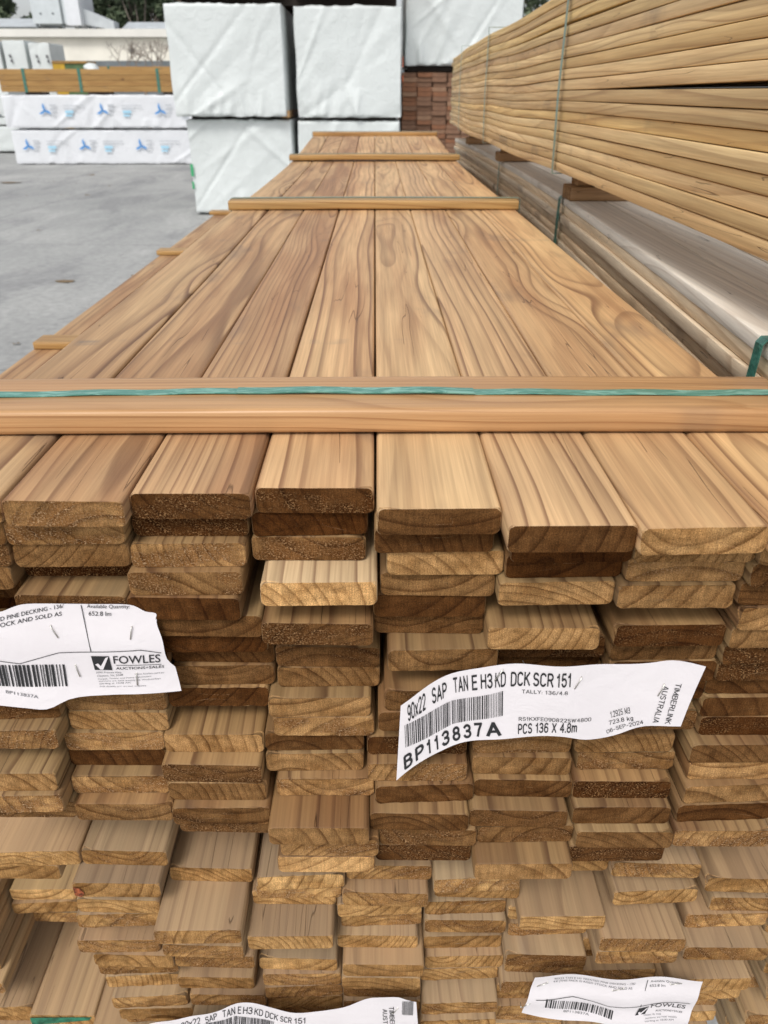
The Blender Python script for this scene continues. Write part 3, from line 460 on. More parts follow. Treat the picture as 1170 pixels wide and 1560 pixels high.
# ------------------------------------------------------------------ paper labels
def cr(a, t):
    n = len(a)-1; x = t*n; i = min(int(x), n-1); u = x-i
    p0, p1, p2, p3 = a[max(0, i-1)], a[i], a[i+1], a[min(n, i+2)]
    return tuple(.5*((2*p1[j])+(-p0[j]+p2[j])*u+(2*p0[j]-5*p1[j]+4*p2[j]-p3[j])*u*u+(-p0[j]+3*p1[j]-3*p2[j]+p3[j])*u**3) for j in (0, 1))
def arc(cx, cy, rx, ry, a0, a1, n=9):
    return [(cx+rx*math.cos(math.radians(a0+(a1-a0)*i/n)), cy+ry*math.sin(math.radians(a0+(a1-a0)*i/n))) for i in range(n+1)]
GL = {  # condensed grotesque capitals as strokes, cell width then strokes
 '0': (.5, [arc(.25, .25, .25, .25, 180, 360)+arc(.25, .75, .25, .25, 0, 180)+[(0, .25)]]), '1': (.3, [[(0, .76), (.13, .82), (.2, 1), (.2, 0)]]),
 '2': (.5, [arc(.25, .74, .25, .26, 175, -20)+[(.4, .5), (.02, .0), (.5, .0)]]), '3': (.5, [arc(.24, .75, .23, .25, 165, -80)+[(.16, .52)], [(.16, .52)]+arc(.24, .26, .26, .26, 80, -165)]),
 '4': (.52, [[(.38, 0), (.38, 1), (0, .3), (.52, .3)]]), '5': (.5, [[(.46, 1), (.08, 1), (.03, .5)]+arc(.25, .31, .25, .31, 140, -165)]),
 '6': (.5, [arc(.27, .74, .23, .26, 30, 180)+[(0, .3)]+arc(.25, .3, .25, .3, 180, 540, 14)]), '7': (.5, [[(0, 1), (.5, 1), (.3, .5), (.18, 0)]]),
 '8': (.5, [arc(.25, .76, .21, .24, 0, 360, 14), arc(.25, .27, .25, .27, 0, 360, 14)]), '9': (.5, [arc(.25, .7, .25, .3, 0, 360, 14), [(.5, .7), (.48, .3)]+arc(.25, .26, .23, .26, 0, -150)]),
 'A': (.58, [[(0, 0), (.29, 1), (.58, 0)], [(.1, .3), (.48, .3)]]), 'B': (.52, [[(0, 0), (0, 1), (.26, 1)]+arc(.26, .77, .22, .23, 90, -90)+[(0, .54)], [(.26, .54)]+arc(.26, .27, .26, .27, 90, -90)+[(0, 0)]]),
 'C': (.52, [arc(.26, .72, .26, .28, 20, 180)+arc(.26, .28, .26, .28, 180, 340)]), 'D': (.52, [[(0, 0), (0, 1), (.22, 1)]+arc(.22, .68, .30, .32, 90, 0)+arc(.22, .32, .30, .32, 0, -90)+[(0, 0)]]),
 'E': (.44, [[(.44, 0), (0, 0), (0, 1), (.44, 1)], [(0, .53), (.4, .53)]]), 'F': (.42, [[(0, 0), (0, 1), (.42, 1)], [(0, .53), (.37, .53)]]), 'H': (.52, [[(0, 0), (0, 1)], [(.52, 0), (.52, 1)], [(0, .53), (.52, .53)]]),
 'I': (.0, [[(0, 0), (0, 1)]]), 'K': (.52, [[(0, 0), (0, 1)], [(.5, 1), (.02, .42)], [(.18, .6), (.54, 0)]]), 'L': (.42, [[(0, 1), (0, 0), (.42, 0)]]),
 'M': (.66, [[(0, 0), (0, 1), (.33, .1), (.66, 1), (.66, 0)]]), 'N': (.52, [[(0, 0), (0, 1), (.52, 0), (.52, 1)]]), 'P': (.5, [[(0, 0), (0, 1), (.25, 1)]+arc(.25, .73, .25, .27, 90, -90)+[(0, .46)]]),
 'R': (.52, [[(0, 0), (0, 1), (.25, 1)]+arc(.25, .75, .25, .25, 90, -90)+[(0, .5)], [(.28, .5), (.52, 0)]]), 'S': (.5, [arc(.25, .75, .23, .25, 20, 250)+arc(.25, .26, .25, .26, 70, -160)]),
 'T': (.52, [[(0, 1), (.52, 1)], [(.26, 0), (.26, 1)]]), 'U': (.52, [[(0, 1)]+arc(.26, .27, .26, .27, 180, 360)+[(.52, 1)]]), 'X': (.54, [[(0, 0), (.54, 1)], [(0, 1), (.54, 0)]]), 'Y': (.54, [[(0, 1), (.27, .45), (.54, 1)], [(.27, .45), (.27, 0)]]),
 'W': (.8, [[(0, 1), (.2, 0), (.4, .9), (.6, 0), (.8, 1)]]), 'O': (.54, [arc(.27, .27, .27, .27, 180, 360)+arc(.27, .73, .27, .27, 0, 180)+[(0, .27)]]),
 'x': (.42, [[(0, 0), (.42, .7)], [(0, .7), (.42, 0)]]), 'm': (.66, [[(0, 0), (0, .7)], [(0, .5)]+arc(.165, .5, .165, .18, 180, 0)+[(.33, 0)], [(.33, .5)]+arc(.495, .5, .165, .18, 180, 0)+[(.66, 0)]]),
 'k': (.42, [[(0, 0), (0, 1)], [(.38, .7), (.02, .3)], [(.14, .42), (.42, 0)]]), 'g': (.42, [arc(.21, .35, .21, .33, 0, 360, 12), [(.42, .7), (.42, -.05)]+arc(.21, -.05, .21, .2, 0, -150)]),
 '.': (.02, [[(0, 0), (.01, .05)]]), ':': (.02, [[(0, 0), (.01, .06)], [(0, .5), (.01, .56)]]), '/': (.3, [[(0, 0), (.3, 1)]]), '-': (.3, [[(0, .4), (.3, .4)]]), ' ': (.18, [])}
def stroke_text(body, bold):
    th = (.055, .10, .125, .155)[int(min(3, bold))]/2*1.15; v = []; f = []; x = 0
    for ch in body:
        w_, sts = GL[ch]
        for st_ in sts:
            pts = [(p[0]+x, th+p[1]*(1-2*th)) for p in st_]
            for (ax, ay), (bx, by) in zip(pts, pts[1:]):
                L_ = math.hypot(bx-ax, by-ay)
                if L_ < 1e-5: continue
                dx, dy = (bx-ax)/L_, (by-ay)/L_; e = th*.75 if len(st_) < 7 else th*.35; nx_, ny_ = -dy*th, dx*th; K = max(1, int(L_/.35)); b = len(v)
                A = (ax-dx*e, ay-dy*e); B_ = (bx+dx*e, by+dy*e)
                for i in range(K+1):
                    t = i/K; px = A[0]+(B_[0]-A[0])*t; py = A[1]+(B_[1]-A[1])*t; v += [(px-nx_, py-ny_, 0), (px+nx_, py+ny_, 0)]
                for i in range(K): f.append((b+2*i, b+2*i+2, b+2*i+3, b+2*i+1))
        x += w_+.17+th
    return [(p[0], p[1]*.72, 0) for p in v], f
def text_mesh(body, bold):
    if bold >= 1 and body != 'FOWLES' and all(ch in GL for ch in body): return stroke_text(body, bold)
    cv = bpy.data.curves.new('t', 'FONT'); cv.body = body; cv.size = 1; cv.resolution_u = 3; cv.offset = .011*(bold-1)
    ob = bpy.data.objects.new('t', cv); C.objects.link(ob)
    me = bpy.data.meshes.new_from_object(ob.evaluated_get(bpy.context.evaluated_depsgraph_get()))
    v = [tuple(p.co) for p in me.vertices]; f = [tuple(p.vertices) for p in me.polygons]
    bpy.data.objects.remove(ob); bpy.data.curves.remove(cv); bpy.data.meshes.remove(me)
    return v, f
def barcode(seed):
    r = random.Random(seed); v = []; f = []; x = 0
    while x < .985:
        w = r.choice((.010, .010, .018, .026)); w = min(w, 1-x); b = len(v)
        v += [(x, 0, 0), (x+w, 0, 0), (x+w, 1, 0), (x, 1, 0)]; f.append((b, b+1, b+2, b+3)); x += w+r.choice((.011, .014, .022))
    return v, f
def label(name, T, B, W, Y0, yf, lab, staples=(), nu=48, nv=12, small=False):
    v = []; f = []
    for i in range(nu+1):
        a = cr(T, i/nu); b = cr(B, i/nu)
        for j in range(nv+1):
            s = j/nv; x = a[0]+(b[0]-a[0])*s; z = a[1]+(b[1]-a[1])*s; v.append((x, Y0+yf(x, z), z))
    for i in range(nu):
        for j in range(nv):
            q = i*(nv+1)+j; f.append((q, q+1, q+nv+2, q+nv+1))
    o = link(name, mesh(name, v, f, PAPER, True)); tag(o, lab, 'label')
    pv = []; pf = []; wv = []; wf = []; gv = []; gf = []
    for t, O, Ud, Vd, bold in W:
        if t == '#': tv, tf = barcode(len(pv)); ym = 1; x0 = 0; x1 = 1
        elif t in '|_[':
            tv, tf = [(0, 0, 0), (1, 0, 0), (1, 1, 0), (0, 1, 0)], [(0, 1, 2, 3)]; ym = 1; x0 = 0; x1 = 1
            if t == '_':
                tv = [(i/6, q, 0) for i in range(7) for q in (0, 1)]; tf = [(2*i, 2*i+2, 2*i+3, 2*i+1) for i in range(6)]
        else:
            tv, tf = text_mesh(t, bold); x0 = min(p[0] for p in tv); x1 = max(p[0] for p in tv); ym = .72
        L, G = (gv, gf) if (0 < bold < .9) else (pv, pf)
        b = len(L)
        for p in tv:
            u = (p[0]-x0)/(x1-x0); w = p[1]/ym; x = O[0]+Ud[0]*u+Vd[0]*w; z = O[1]+Ud[1]*u+Vd[1]*w; L.append((x, Y0+yf(x, z)-.0006, z))
        for q in tf: G.append(tuple(b+i for i in q))
        if t == '[':
            b = len(wv)
            for u, w in ((.12, .42), (.30, .50), (.42, .30), (.80, .90), (.98, .98), (.50, .05), (.34, .05)):
                x = O[0]+Ud[0]*u+Vd[0]*w; z = O[1]+Ud[1]*u+Vd[1]*w; wv.append((x, Y0+yf(x, z)-.0010, z))
            wf += [(b, b+1, b+2, b+5, b+6), (b+2, b+3, b+4, b+5)]
    link('printing', mesh('printing', pv, pf, INK), o)
    if gv: link('small_printing', mesh('small_printing', gv, gf, INKG), o)
    if wv: link('tick_mark', mesh('tick_mark', wv, wf, PAPER), o)
    for (x, z, a) in staples:
        s = MB(); dx = .006*math.cos(a); dz = .006*math.sin(a); y = Y0+yf(x, z)-.0012
        s.tube((x-dx, y, z-dz), (x+dx, y, z+dz), .0005, .0005, 6); s.tube((x-dx, y, z-dz), (x-dx, y+.006, z-dz), .0005, .0004, 6); s.tube((x+dx, y, z+dz), (x+dx, y+.006, z+dz), .0005, .0004, 6)
        s.build('staple', STEEL, o, smooth=True)
    return o
def at(T, B, u, v): a = cr(T, u); b = cr(B, u); return (a[0]+(b[0]-a[0])*v, a[1]+(b[1]-a[1])*v)
s1 = at(TAG_T, TAG_B, .60, .22); s2 = at(TAG_T, TAG_B, .895, .42); s3 = at(TAG_T, TAG_B, .345, .12)
f1 = lambda x, z: .0020*math.sin((x-.02)*42)+.0012*math.sin(x*95+z*30)
label('barcode_label', TAG_T, TAG_B, TAG_W, .478, f1, 'long white barcode label BP113837A stapled across the board ends at right centre', [(*s1, 1.2), (*s2, 1.3), (*s3, 1.1)])
f2 = lambda x, z: .0010*math.sin(x*60+z*20)+.0008*math.sin(z*90)
q = lambda u, v: at(LOT_T, LOT_B, u, v)
label('auction_label', LOT_T, LOT_B, LOT_W, .4985, f2, 'torn white auction paper with tick logo stapled at the left edge under the top boards', [(*q(.41, .25), 1.9), (*q(.61, .27), 1.35), (*q(.47, .70), 1.7), (*q(.67, .80), 1.5)])
f4 = lambda x, z: .0022*math.sin(x*70+z*25)+.001*math.sin(z*130)
q = lambda u, v: at(LOW_T, LOW_B, u, v)
label('auction_label', LOW_T, LOW_B, LOW_W, .472, f4, 'small crumpled auction paper with tick logo at the bottom right', [(*q(.08, .18), .5), (*q(.0, .72), .7), (*q(.55, .2), .3), (*q(.87, .1), .2)])
label('barcode_label', END_T, END_B, END_W, .478, f1, 'curling white barcode label half cut off by the bottom edge', [(*at(END_T, END_B, .86, .2), 1.1)], nu=64)
s = MB()
def uvp(o): return o
_z = H-.3985; s.tube((.1170, .4795, _z), (.1185, .4795, _z-.006), .0005, .0005); s.tube((.1170, .4795, _z), (.1163, .484, _z), .0005, .0004)
o = s.build('staple', STEEL); tag(o, 'bent loose staple in a board end above the barcode label', 'staple'); o.hide_render = False

# ------------------------------------------------------------------ wrapped packs behind
def wrapped(name, x0, x1, y0, d, z0, z1, seed, lab, amp=.03, mat=WRAP, nx=64, nz=52, ny=10, group='white wrapped timber packs', folds=None, cat='wrapped pack', taper=0):
    r = random.Random(seed); w = x1-x0; h = z1-z0; cx = (x0+x1)/2
    F = []
    for i in range((folds or 26)//3):
        ang = math.radians(r.uniform(25, 75)) if r.random() < .75 else math.radians(r.uniform(95, 140))
        F.append((r.uniform(0, w), r.uniform(0, h), math.cos(ang), math.sin(ang), r.uniform(.35, 1.1)*min(w, 1.6*h), r.uniform(.035, .12)*min(1, h), r.uniform(-.7, 1)*amp*1.05))
    for i in range(max(3, (folds or 26)//4)):
        F.append((r.uniform(.1, .95)*w, -.02, math.cos(math.radians(r.uniform(70, 110))), 1, r.uniform(.25, .45)*h, r.uniform(.03, .07)*min(1, h), amp*.9))
    def disp(u, v):
        s = 0
        for fx, fz, ca, sa, Ln, sg, a in F:
            du = u-fx; dv = v-fz; al = du*ca+dv*sa; t = -du*sa+dv*ca; tt = al/Ln
            if -1 < tt < 1: s += a*(1-tt*tt)*max(0, 1-abs(t)/(sg*(1.3+tt)))**1.4
        s += amp*.8*noise.noise(Vector((u*1.4+seed, v*1.1, seed)))+amp*.07*noise.noise(Vector((u*9, v*7, seed)))
        return s
    v = []; f = []; idx = {}
    def vert(i, j, k):
        key = (i, j, k)
        if key in idx: return idx[key]
        u = w*i/nx; y = d*j/ny; z = h*k/nz; p = Vector((u-w/2, y, z))
        if j == 0: p.y -= disp(u, z)*(1 if 0 < i < nx and 0 < k < nz else .25)
        if i == nx and j > 0: p.x += disp(y*.6+3, z)*.7
        if i == 0: p.x -= disp(y*.6+5, z)*.5+.006*math.sin(z*9+seed)
        if k == nz: p.z += disp(u, y*.7)*.4
        if k == 0: p.z += .012*noise.noise(Vector((u*6, y*3, seed)))
        e = sum((i in (0, nx), j in (0, ny), k in (0, nz)))
        if e >= 2:
            c = Vector((0, d/2, h/2)); 
            p.x -= math.copysign(.015, p.x) if i in (0, nx) else 0; p.y += .012 if j == 0 else 0; p.z -= .010 if k == nz else 0
        idx[key] = len(v); v.append(tuple(p)); return idx[key]
    for i in range(nx):
        for k in range(nz):
            f.append((vert(i, 0, k), vert(i+1, 0, k), vert(i+1, 0, k+1), vert(i, 0, k+1))); f.append((vert(i, ny, k), vert(i, ny, k+1), vert(i+1, ny, k+1), vert(i+1, ny, k)))
    for j in range(ny):
        for k in range(nz):
            f.append((vert(0, j, k), vert(0, j, k+1), vert(0, j+1, k+1), vert(0, j+1, k))); f.append((vert(nx, j, k), vert(nx, j+1, k), vert(nx, j+1, k+1), vert(nx, j, k+1)))
        for i in range(nx):
            f.append((vert(i, j, nz), vert(i+1, j, nz), vert(i+1, j+1, nz), vert(i, j+1, nz))); f.append((vert(i, j, 0), vert(i, j+1, 0), vert(i+1, j+1, 0), vert(i+1, j, 0)))
    o = link(name, mesh(name, v, f, mat, True, 55), None, (cx, y0, z0)); tag(o, lab, cat, group)
    return o
a = wrapped('wrapped_pack', -2.66, -1.17, 12.14, 2.6, .03, 1.262, 3, 'white plastic wrapped pack standing on the concrete, lower left of the four', folds=30)
mk = MB(); mk.quad((-.742, -.03, .50), (-.70, -.03, .50), (-.70, -.03, .66), (-.742, -.03, .66)).quad((-.742, -.03, .33), (-.712, -.03, .33), (-.712, -.03, .43), (-.742, -.03, .43))
mk.build('green_print', flatmat('green_print', (.05, .35, .15)), a)
aa = wrapped('wrapped_pack', -2.77, -1.21, 12.0, 2.6, 1.30, 2.62, 4, 'white wrapped pack stacked at upper left with diagonal creases', folds=32)
MB().box(.70, .80, .05, 2.5, -.015, .07).build('bare_timber', BEAR, aa)
wrapped('wrapped_pack', -1.09, .375, 12.15, 2.6, 1.285, 2.61, 5, 'white wrapped pack on top of the middle column, deep folds at its foot', folds=32)
wrapped('wrapped_pack', -1.11, .36, 12.2, 2.6, .03, 1.245, 6, 'white wrapped pack low behind the far end of the decking', folds=20)
b = wrapped('wrapped_pack', .455, 2.2, 13.4, 2.6, 1.955, 3.25, 7, 'white wrapped pack high above the red brown planks', folds=30)
for i, (x0, x1, y, z0) in enumerate(((-2.6, -1.2, 12.3, 1.265), (-1.0, .3, 12.3, 1.25), (-2.6, .3, 12.4, 2.625), (.5, 2.1, 13.6, 1.875))):
    for j in range(2):
        m_ = MB().box(x0, x1, y+j*1.5, y+.09+j*1.5, z0, z0+(.03 if i < 2 else .07)); o = m_.build('timber_bearer', DARK)
        tag(o, '%s dark bearer %s' % (('front', 'rear')[j], ('under the upper left white pack', 'under the upper middle white pack', 'on top of the white wrapped packs', 'between the red brown planks and the high white pack')[i]), 'bearer', 'dark bearers of the white packs')
for i in range(2):
    o = MB().box(-2.7+i*1.65, -1.2+i*1.5, 12.1, 14.5, 2.70, 3.3).build('timber_pack', RED2); tag(o, 'dark timber pack resting above the %s white wrapped column' % ('left', 'middle')[i], 'timber pack', 'dark timber above the white packs')
# orange and red stickers
o = MB().box(.385, .389, 12.16, 12.3, 1.9, 2.02).box(.385, .389, 12.16, 12.25, 1.72, 1.80).build('sticker', flatmat('orange_sticker', (.8, .16, .05))); tag(o, 'orange sticker on the right edge of the middle white pack', 'sticker')
# red brown sleepers, sawn ends facing the deck
slm = []
for m_ in (RED, RED2, RED3):
    s = MB().box(-.113, .113, 0, 2.4, 0, .0628); slm.append(mesh('timber_sleeper', s.v, s.f, m_))
for m_ in slm:
    bm = bmesh.new(); bm.from_mesh(m_); bmesh.ops.bevel(bm, geom=bm.edges[:], offset=.004, segments=1, affect='EDGES'); bm.to_mesh(m_); bm.free()
rs = random.Random(8)
for c in range(5):
    for k in range(28):
        o = link('hardwood_plank', slm[rs.choice((0, 0, 0, 1, 1, 2) if c < 2 else (0, 1, 1, 1, 1, 2))], None, (.535+.232*c+rs.uniform(-.01, .01), 13.45+rs.uniform(0, .05), .05+.0648*k))
        o.color = (1, 1, 1, .5)
        tag(o, 'thin red brown plank end, %s, %s column of red brown stack' % ((ORD[k]+' up') if k < 14 else (ORD[27-k]+' from the top'), ORD[c]), 'plank', 'red brown timber planks')
# long printed packs in the yard
def blade(mb, cx, cz, s, y):
    for a0 in (90, 200, 325):
        a = math.radians(a0); dx, dz = math.cos(a), math.sin(a); px, pz = -dz, dx
        b = len(mb.v)
        for t, w, o_ in ((.0, .10, 0), (.35, .17, .10), (.7, .12, .14), (1.0, .0, .10)):
            for q_ in (-1, 1): mb.v.append((cx+s*(dx*t+px*(o_+q_*w)), y, cz+s*(dz*t+pz*(o_+q_*w))))
        for i in range(3): mb.f.append((b+2*i, b+2*i+1, b+2*i+3, b+2*i+2))
def printed(x0, x1, y, z0, z1, seed, lab, offs):
    o = wrapped('wrapped_pack', x0, x1, y, 1.2, z0, z1, seed, lab, amp=.035, mat=WRAP2, nx=110, nz=24, ny=6, folds=46, group='long white printed packs')
    w = x1-x0; h = z1-z0; bl = MB(); gr = MB(); cy = MB(); x = -w/2+offs
    while x < w/2-.5:
        blade(bl, x, h*.53, .17, -.05)
        for j in range(3): gr.box(x+.14, x+.30-.03*j, -.052, -.05, h*.53+.10-.09*j, h*.53+.135-.09*j)
        for j in range(2): gr.box(x+.47, x+.98-.2*j, -.052, -.05, h*.53+.10-.07*j, h*.53+.12-.07*j)
        cy.box(x+.50, x+.70, -.052, -.05, h*.53-.06, h*.53-.0); cy.box(x+.50, x+.66, -.052, -.05, h*.53-.13, h*.53-.09)
        x += 1.42
    bl.build('blue_emblem', BLUE, o); gr.build('grey_print', GREYP, o); cy.build('cyan_print', CYANP, o)
    return o
printed(-9.15, -3.2, 21.6, .02, .80, 11, 'long white pack with blue emblems standing on the yard concrete', .40)
printed(-9.20, -3.3, 21.55, .84, 1.57, 12, 'long white pack with blue emblems, upper of the two in the yard', 1.05)
# treated timber on top
def long_pack(x0, x1, y, z0, z1, n, lab, straps):
    t = empty('timber_pack', ((x0+x1)/2, y, z0)); tag(t, lab, 'timber pack', 'brown timber packs in the yard'); hh = (z1-z0)/n
    for j in range(n):
        me = board_mesh('beam', YEL, x1-x0-.1*(j % 2), .9, hh*.97, .008, seed=200+j, fine=False, secs=10)
        o = link('beam', me, t, ((x0-x1)/2, .45, j*hh), -PI/2); a = .9+.1*(j % 2); o.color = (a, a, a, .5)
    for s in straps: MB().box(s, s+.07, -.012, .9, -.01, z1-z0+.012).build('strap', STRAP, t)
    return t
long_pack(-9.15, -3.6, 21.6, 1.63, 2.12, 4, 'brown timber pack with green straps on top of the printed packs', (-2.2, -.85, 1.05))
for i, x in enumerate((-8.6, -7.0, -5.0, -4.1)):
    o = MB().box(x, x+.5, 21.65, 21.9, 1.565, 1.625).build('timber_bearer', DARK); tag(o, '%s dark block under the brown timber pack in the yard' % ORD[i], 'bearer', 'dark blocks in the yard')
long_pack(-10.3, -6.3, 33, 2.20, 2.50, 2, 'farther brown timber pack in front of the cream wall', (-1.6, 1.4))
o = MB().box(-10.8, -10.3, 31, 32, 0, 2.3).box(-8.0, -7.5, 33.2, 34, 0, 2.28).build('timber_rack', DARK); tag(o, 'dark rack standing under the farther timber pack', 'rack')
t = empty('strapped_pack', (-10.6, 30.2, 0)); tag(t, 'yellow and green strapped pack beside the white uprights', 'pack')
MB().box(-.3, .1, 0, 1, 0, 2.55).build('yellow_end', simple('yellow_wrap', (.55, .33, .03), .6), t); MB().box(.1, .85, .02, 1, 0, 2.5).build('green_net', simple('green_net', (.10, .16, .07), .8), t); MB().box(-.3, .85, -.02, 1.05, 2.5, 2.58).build('top_board', YEL, t)
t = empty('cloth_bundle', (-9.55, 30.1, 0)); tag(t, 'white crumpled cloth bundle beside the green pack', 'bundle')
b_ = bmesh.new(); bmesh.ops.create_icosphere(b_, subdivisions=3, radius=.26)
for v_ in b_.verts: v_.co *= 1+.25*noise.noise(v_.co*5); v_.co.z = v_.co.z*.7+2.33
me = bpy.data.meshes.new('cloth'); b_.to_mesh(me); b_.free(); me.materials.append(WRAP); link('cloth', me, t); MB().box(-.3, .3, .1, .7, 0, 2.2).build('crate', DARK, t)
# white uprights
for i, (x0, x1, y, z0, z1) in enumerate(((-13.9, -13.32, 32, 2.15, 3.25), (-13.25, -12.45, 32.1, 2.12, 3.28), (-12.3, -11.55, 32, 2.1, 3.2), (-13.8, -12.5, 32.1, .1, 2.02), (-12.25, -11.6, 32.1, .1, 2.02))):
    o = wrapped('wrapped_pack', x0, x1, y, 1.5, z0, z1, 30+i, ('far white pack at the left picture edge, upper row', 'far white pack with dark marks, middle of the upper row', 'far white pack with dark marks beside the yellow pack', 'far white pack at the left, lower row', 'far white pack below the marked one, lower row')[i], amp=.03, nx=14, nz=16, ny=3, folds=6, group='far white packs')
    if i in (1, 2):
        m_ = MB()
        for q_ in (-.14, .22) if i == 2 else (-.2,):
            m_.box(q_, q_+.07, -.06, -.05, .62, .72).box(q_+.02, q_+.10, -.06, -.05, .48, .56)
        m_.build('dark_mark', INKG, o)
for i, (z0, z1) in enumerate(((1.05, 1.68), (.78, .98), (.06, .74))):
    o = wrapped('wrapped_pack', -12.2, -10.82+.05*i, 26, 1.6, z0, z1, 40+i, '%s white pack at the left picture edge behind the printed packs' % ('topmost', 'middle', 'lowest')[i], amp=.03, nx=14, nz=12, ny=3, folds=6, group='white packs at the left edge')
o = MB().box(-10.95, -10.72, 26.3, 27.6, .05, .74).build('timber_pack', RED2); tag(o, 'brown timber beside the lowest white pack at the left edge', 'timber pack')

# ------------------------------------------------------------------ ground
m = NT('yard_concrete'); tc = m.n('ShaderNodeNewGeometry').outputs['Position']
a1 = m.noise(tc, .35, 5, .6, .3); a2 = m.noise(m.vm('MULTIPLY', tc, (1.0, .35, 1)), 1.3, 5, .65, .5); a3 = m.noise(tc, 160, 3, .7); a4 = m.noise(tc, 14, 4, .6)
col = m.mix(m.maprange(a1, .35, .65, 0, 1), (.285, .288, .282), (.40, .40, .385))
col = m.mix(m.maprange(a2, .48, .66, 0, .6, True), col, (.20, .20, .205))
col = m.mix(m.maprange(a2, .30, .45, .6, 0, True), col, (.47, .465, .45))
col = m.mix(1.0, col, m.ramp(a3, [(.3, .82), (.7, 1.14)]), 'MULTIPLY'); col = m.mix(1.0, col, m.ramp(a4, [(.3, .82), (.7, 1.12)]), 'MULTIPLY')
ry = m.n('ShaderNodeVectorRotate'); m.l(tc, ry.inputs[0]); ry.inputs['Angle'].default_value = .05
br = m.n('ShaderNodeTexBrick'); m.l(ry.outputs[0], br.inputs[0]); br.offset = 0; br.inputs['Scale'].default_value = 1; br.inputs['Brick Width'].default_value = 6; br.inputs['Row Height'].default_value = 4.7; br.inputs['Mortar Size'].default_value = .012; br.inputs['Mortar Smooth'].default_value = .3
col = m.mix(m.math('MULTIPLY', br.outputs['Fac'], .55), col, (.12, .12, .12))
cv_ = m.n('ShaderNodeTexVoronoi', feature='DISTANCE_TO_EDGE'); wv_ = m.n('ShaderNodeTexNoise'); m.l(tc, wv_.inputs['Vector']); wv_.inputs['Scale'].default_value = 1.5; wv_.inputs['Detail'].default_value = 5
m.l(m.vm('ADD', m.vm('MULTIPLY', tc, (.22, .22, 0)), m.vm('MULTIPLY', wv_.outputs['Color'], (.35, .35, 0))), cv_.inputs['Vector'])
col = m.mix(m.math('MULTIPLY', m.maprange(cv_.outputs['Distance'], 0, .0035, 1, 0), m.maprange(a1, .45, .55, 0, .6)), col, (.10, .10, .10))
m.l(col, m.b.inputs['Base Color']); m.b.inputs['Roughness'].default_value = .8; m.bump(m.math('ADD', a3, a4), .3, .004)
g = MB().quad((-600, -60, 0), (600, -60, 0), (600, 900, 0), (-600, 900, 0)).build('ground', m.m); tag(g, kind='structure')
LEAF = simple('dry_leaf', (.20, .14, .08), .9)
def flake(x, y, s, seed, lab):
    r = random.Random(seed); n = 9; v = [(x, y, .012)]; f = []
    for i in range(n):
        a = 2*PI*i/n; v.append((x+s*math.cos(a)*r.uniform(.6, 1.1), y+s*.5*math.sin(a)*r.uniform(.6, 1.1), .004+r.uniform(0, .014)))
    for i in range(n): f.append((0, 1+i, 1+(i+1) % n))
    o = link('leaf_litter', mesh('leaf_litter', v, f, LEAF, True)); tag(o, lab, 'litter', 'bits of bark on the yard')
for i in range(14): flake(-2.0-rg.uniform(.2, 5.5), 5.5+rg.uniform(0, 13), rg.uniform(.015, .045), 20+i, 'tiny wood splinter on the yard concrete, %s of fourteen' % ORD[i])
flake(-2.94, 7.5, .12, 1, 'brown bark scrap on the concrete, left of the decking'); flake(-2.35, 7.75, .05, 2, 'small dark scrap close beside the decking edge')
flake(-7.35, 16.9, .28, 3, 'long brown scrap on the far concrete before the printed packs'); flake(-2.55, 5.4, .035, 4, 'tiny dark scrap low at the left on the concrete'); flake(-6.3, 18.6, .1, 5, 'small scrap near the long printed packs')

# ------------------------------------------------------------------ cream building and plant beyond the yard
CREAM = simple('cream_wall', (.84, .80, .70), .8, .05, .8); GREYM = simple('grey_steel', (.47, .50, .52), .5, .08, 1.2); GREYD = simple('dark_steel', (.16, .18, .19), .6, .1, 2); WHT = flatmat('white_trim', (.8, .8, .78), .6)
t = empty('warehouse', (0, 48, 0)); tag(t, 'long low cream walled warehouse across the back of the yard', 'building')
MB().box(-60, 2, 0, 14, 3.18, 4.25).build('wall', CREAM, t); MB().box(-60, 2, -.4, 14, 0, 3.17).build('base_wall', GREYD, t)
MB().box(-60.3, 2.3, -.35, 14.3, 4.26, 4.62).build('roof', simple('cream_fascia', (.74, .72, .66), .6, .04, .7), t); MB().box(-13.05, -12.85, -.06, -.002, 3.55, 3.75).build('wall_lamp', GREYD, t)
t = empty('silo_building', (-20.8, 60, 0)); tag(t, 'tall grey cladding block on legs above the warehouse roof', 'building')
MB().box(-1.6, .6, 0, 3, 5.7, 9.5).build('main_wall', simple('pale_cladding', (.50, .54, .56), .5, .05, 1), t); MB().box(.62, 1.55, -.1, 3, 5.6, 9.5).build('side_tower', simple('pale_cladding_light', (.62, .64, .67), .5, .05, 1), t)
MB().box(.30, .42, -.08, -.01, 5.7, 9.5).build('ladder', GREYD, t)
for q_ in (-1.5, .2, 1.3): MB().box(q_, q_+.12, .1, .3, 0, 5.69).build('leg', GREYD, t)
for r_ in range(3):
    for q_ in (-1.1, -.3): MB().box(q_, q_+.14, -.03, -.002, 6.2+r_*.85, 6.3+r_*.85).build('vent', GREYD, t)
t = empty('conveyor', (-17.5, 60.5, 0)); tag(t, 'sloping grey covered conveyor right of the cladding block', 'conveyor')
s = MB(); s.v = [(-2.1, 0, 5.75), (.2, 0, 5.35), (.2, 0, 5.85), (-2.1, 0, 6.75), (-2.1, 1.2, 5.75), (.2, 1.2, 5.35), (.2, 1.2, 5.85), (-2.1, 1.2, 6.75)]
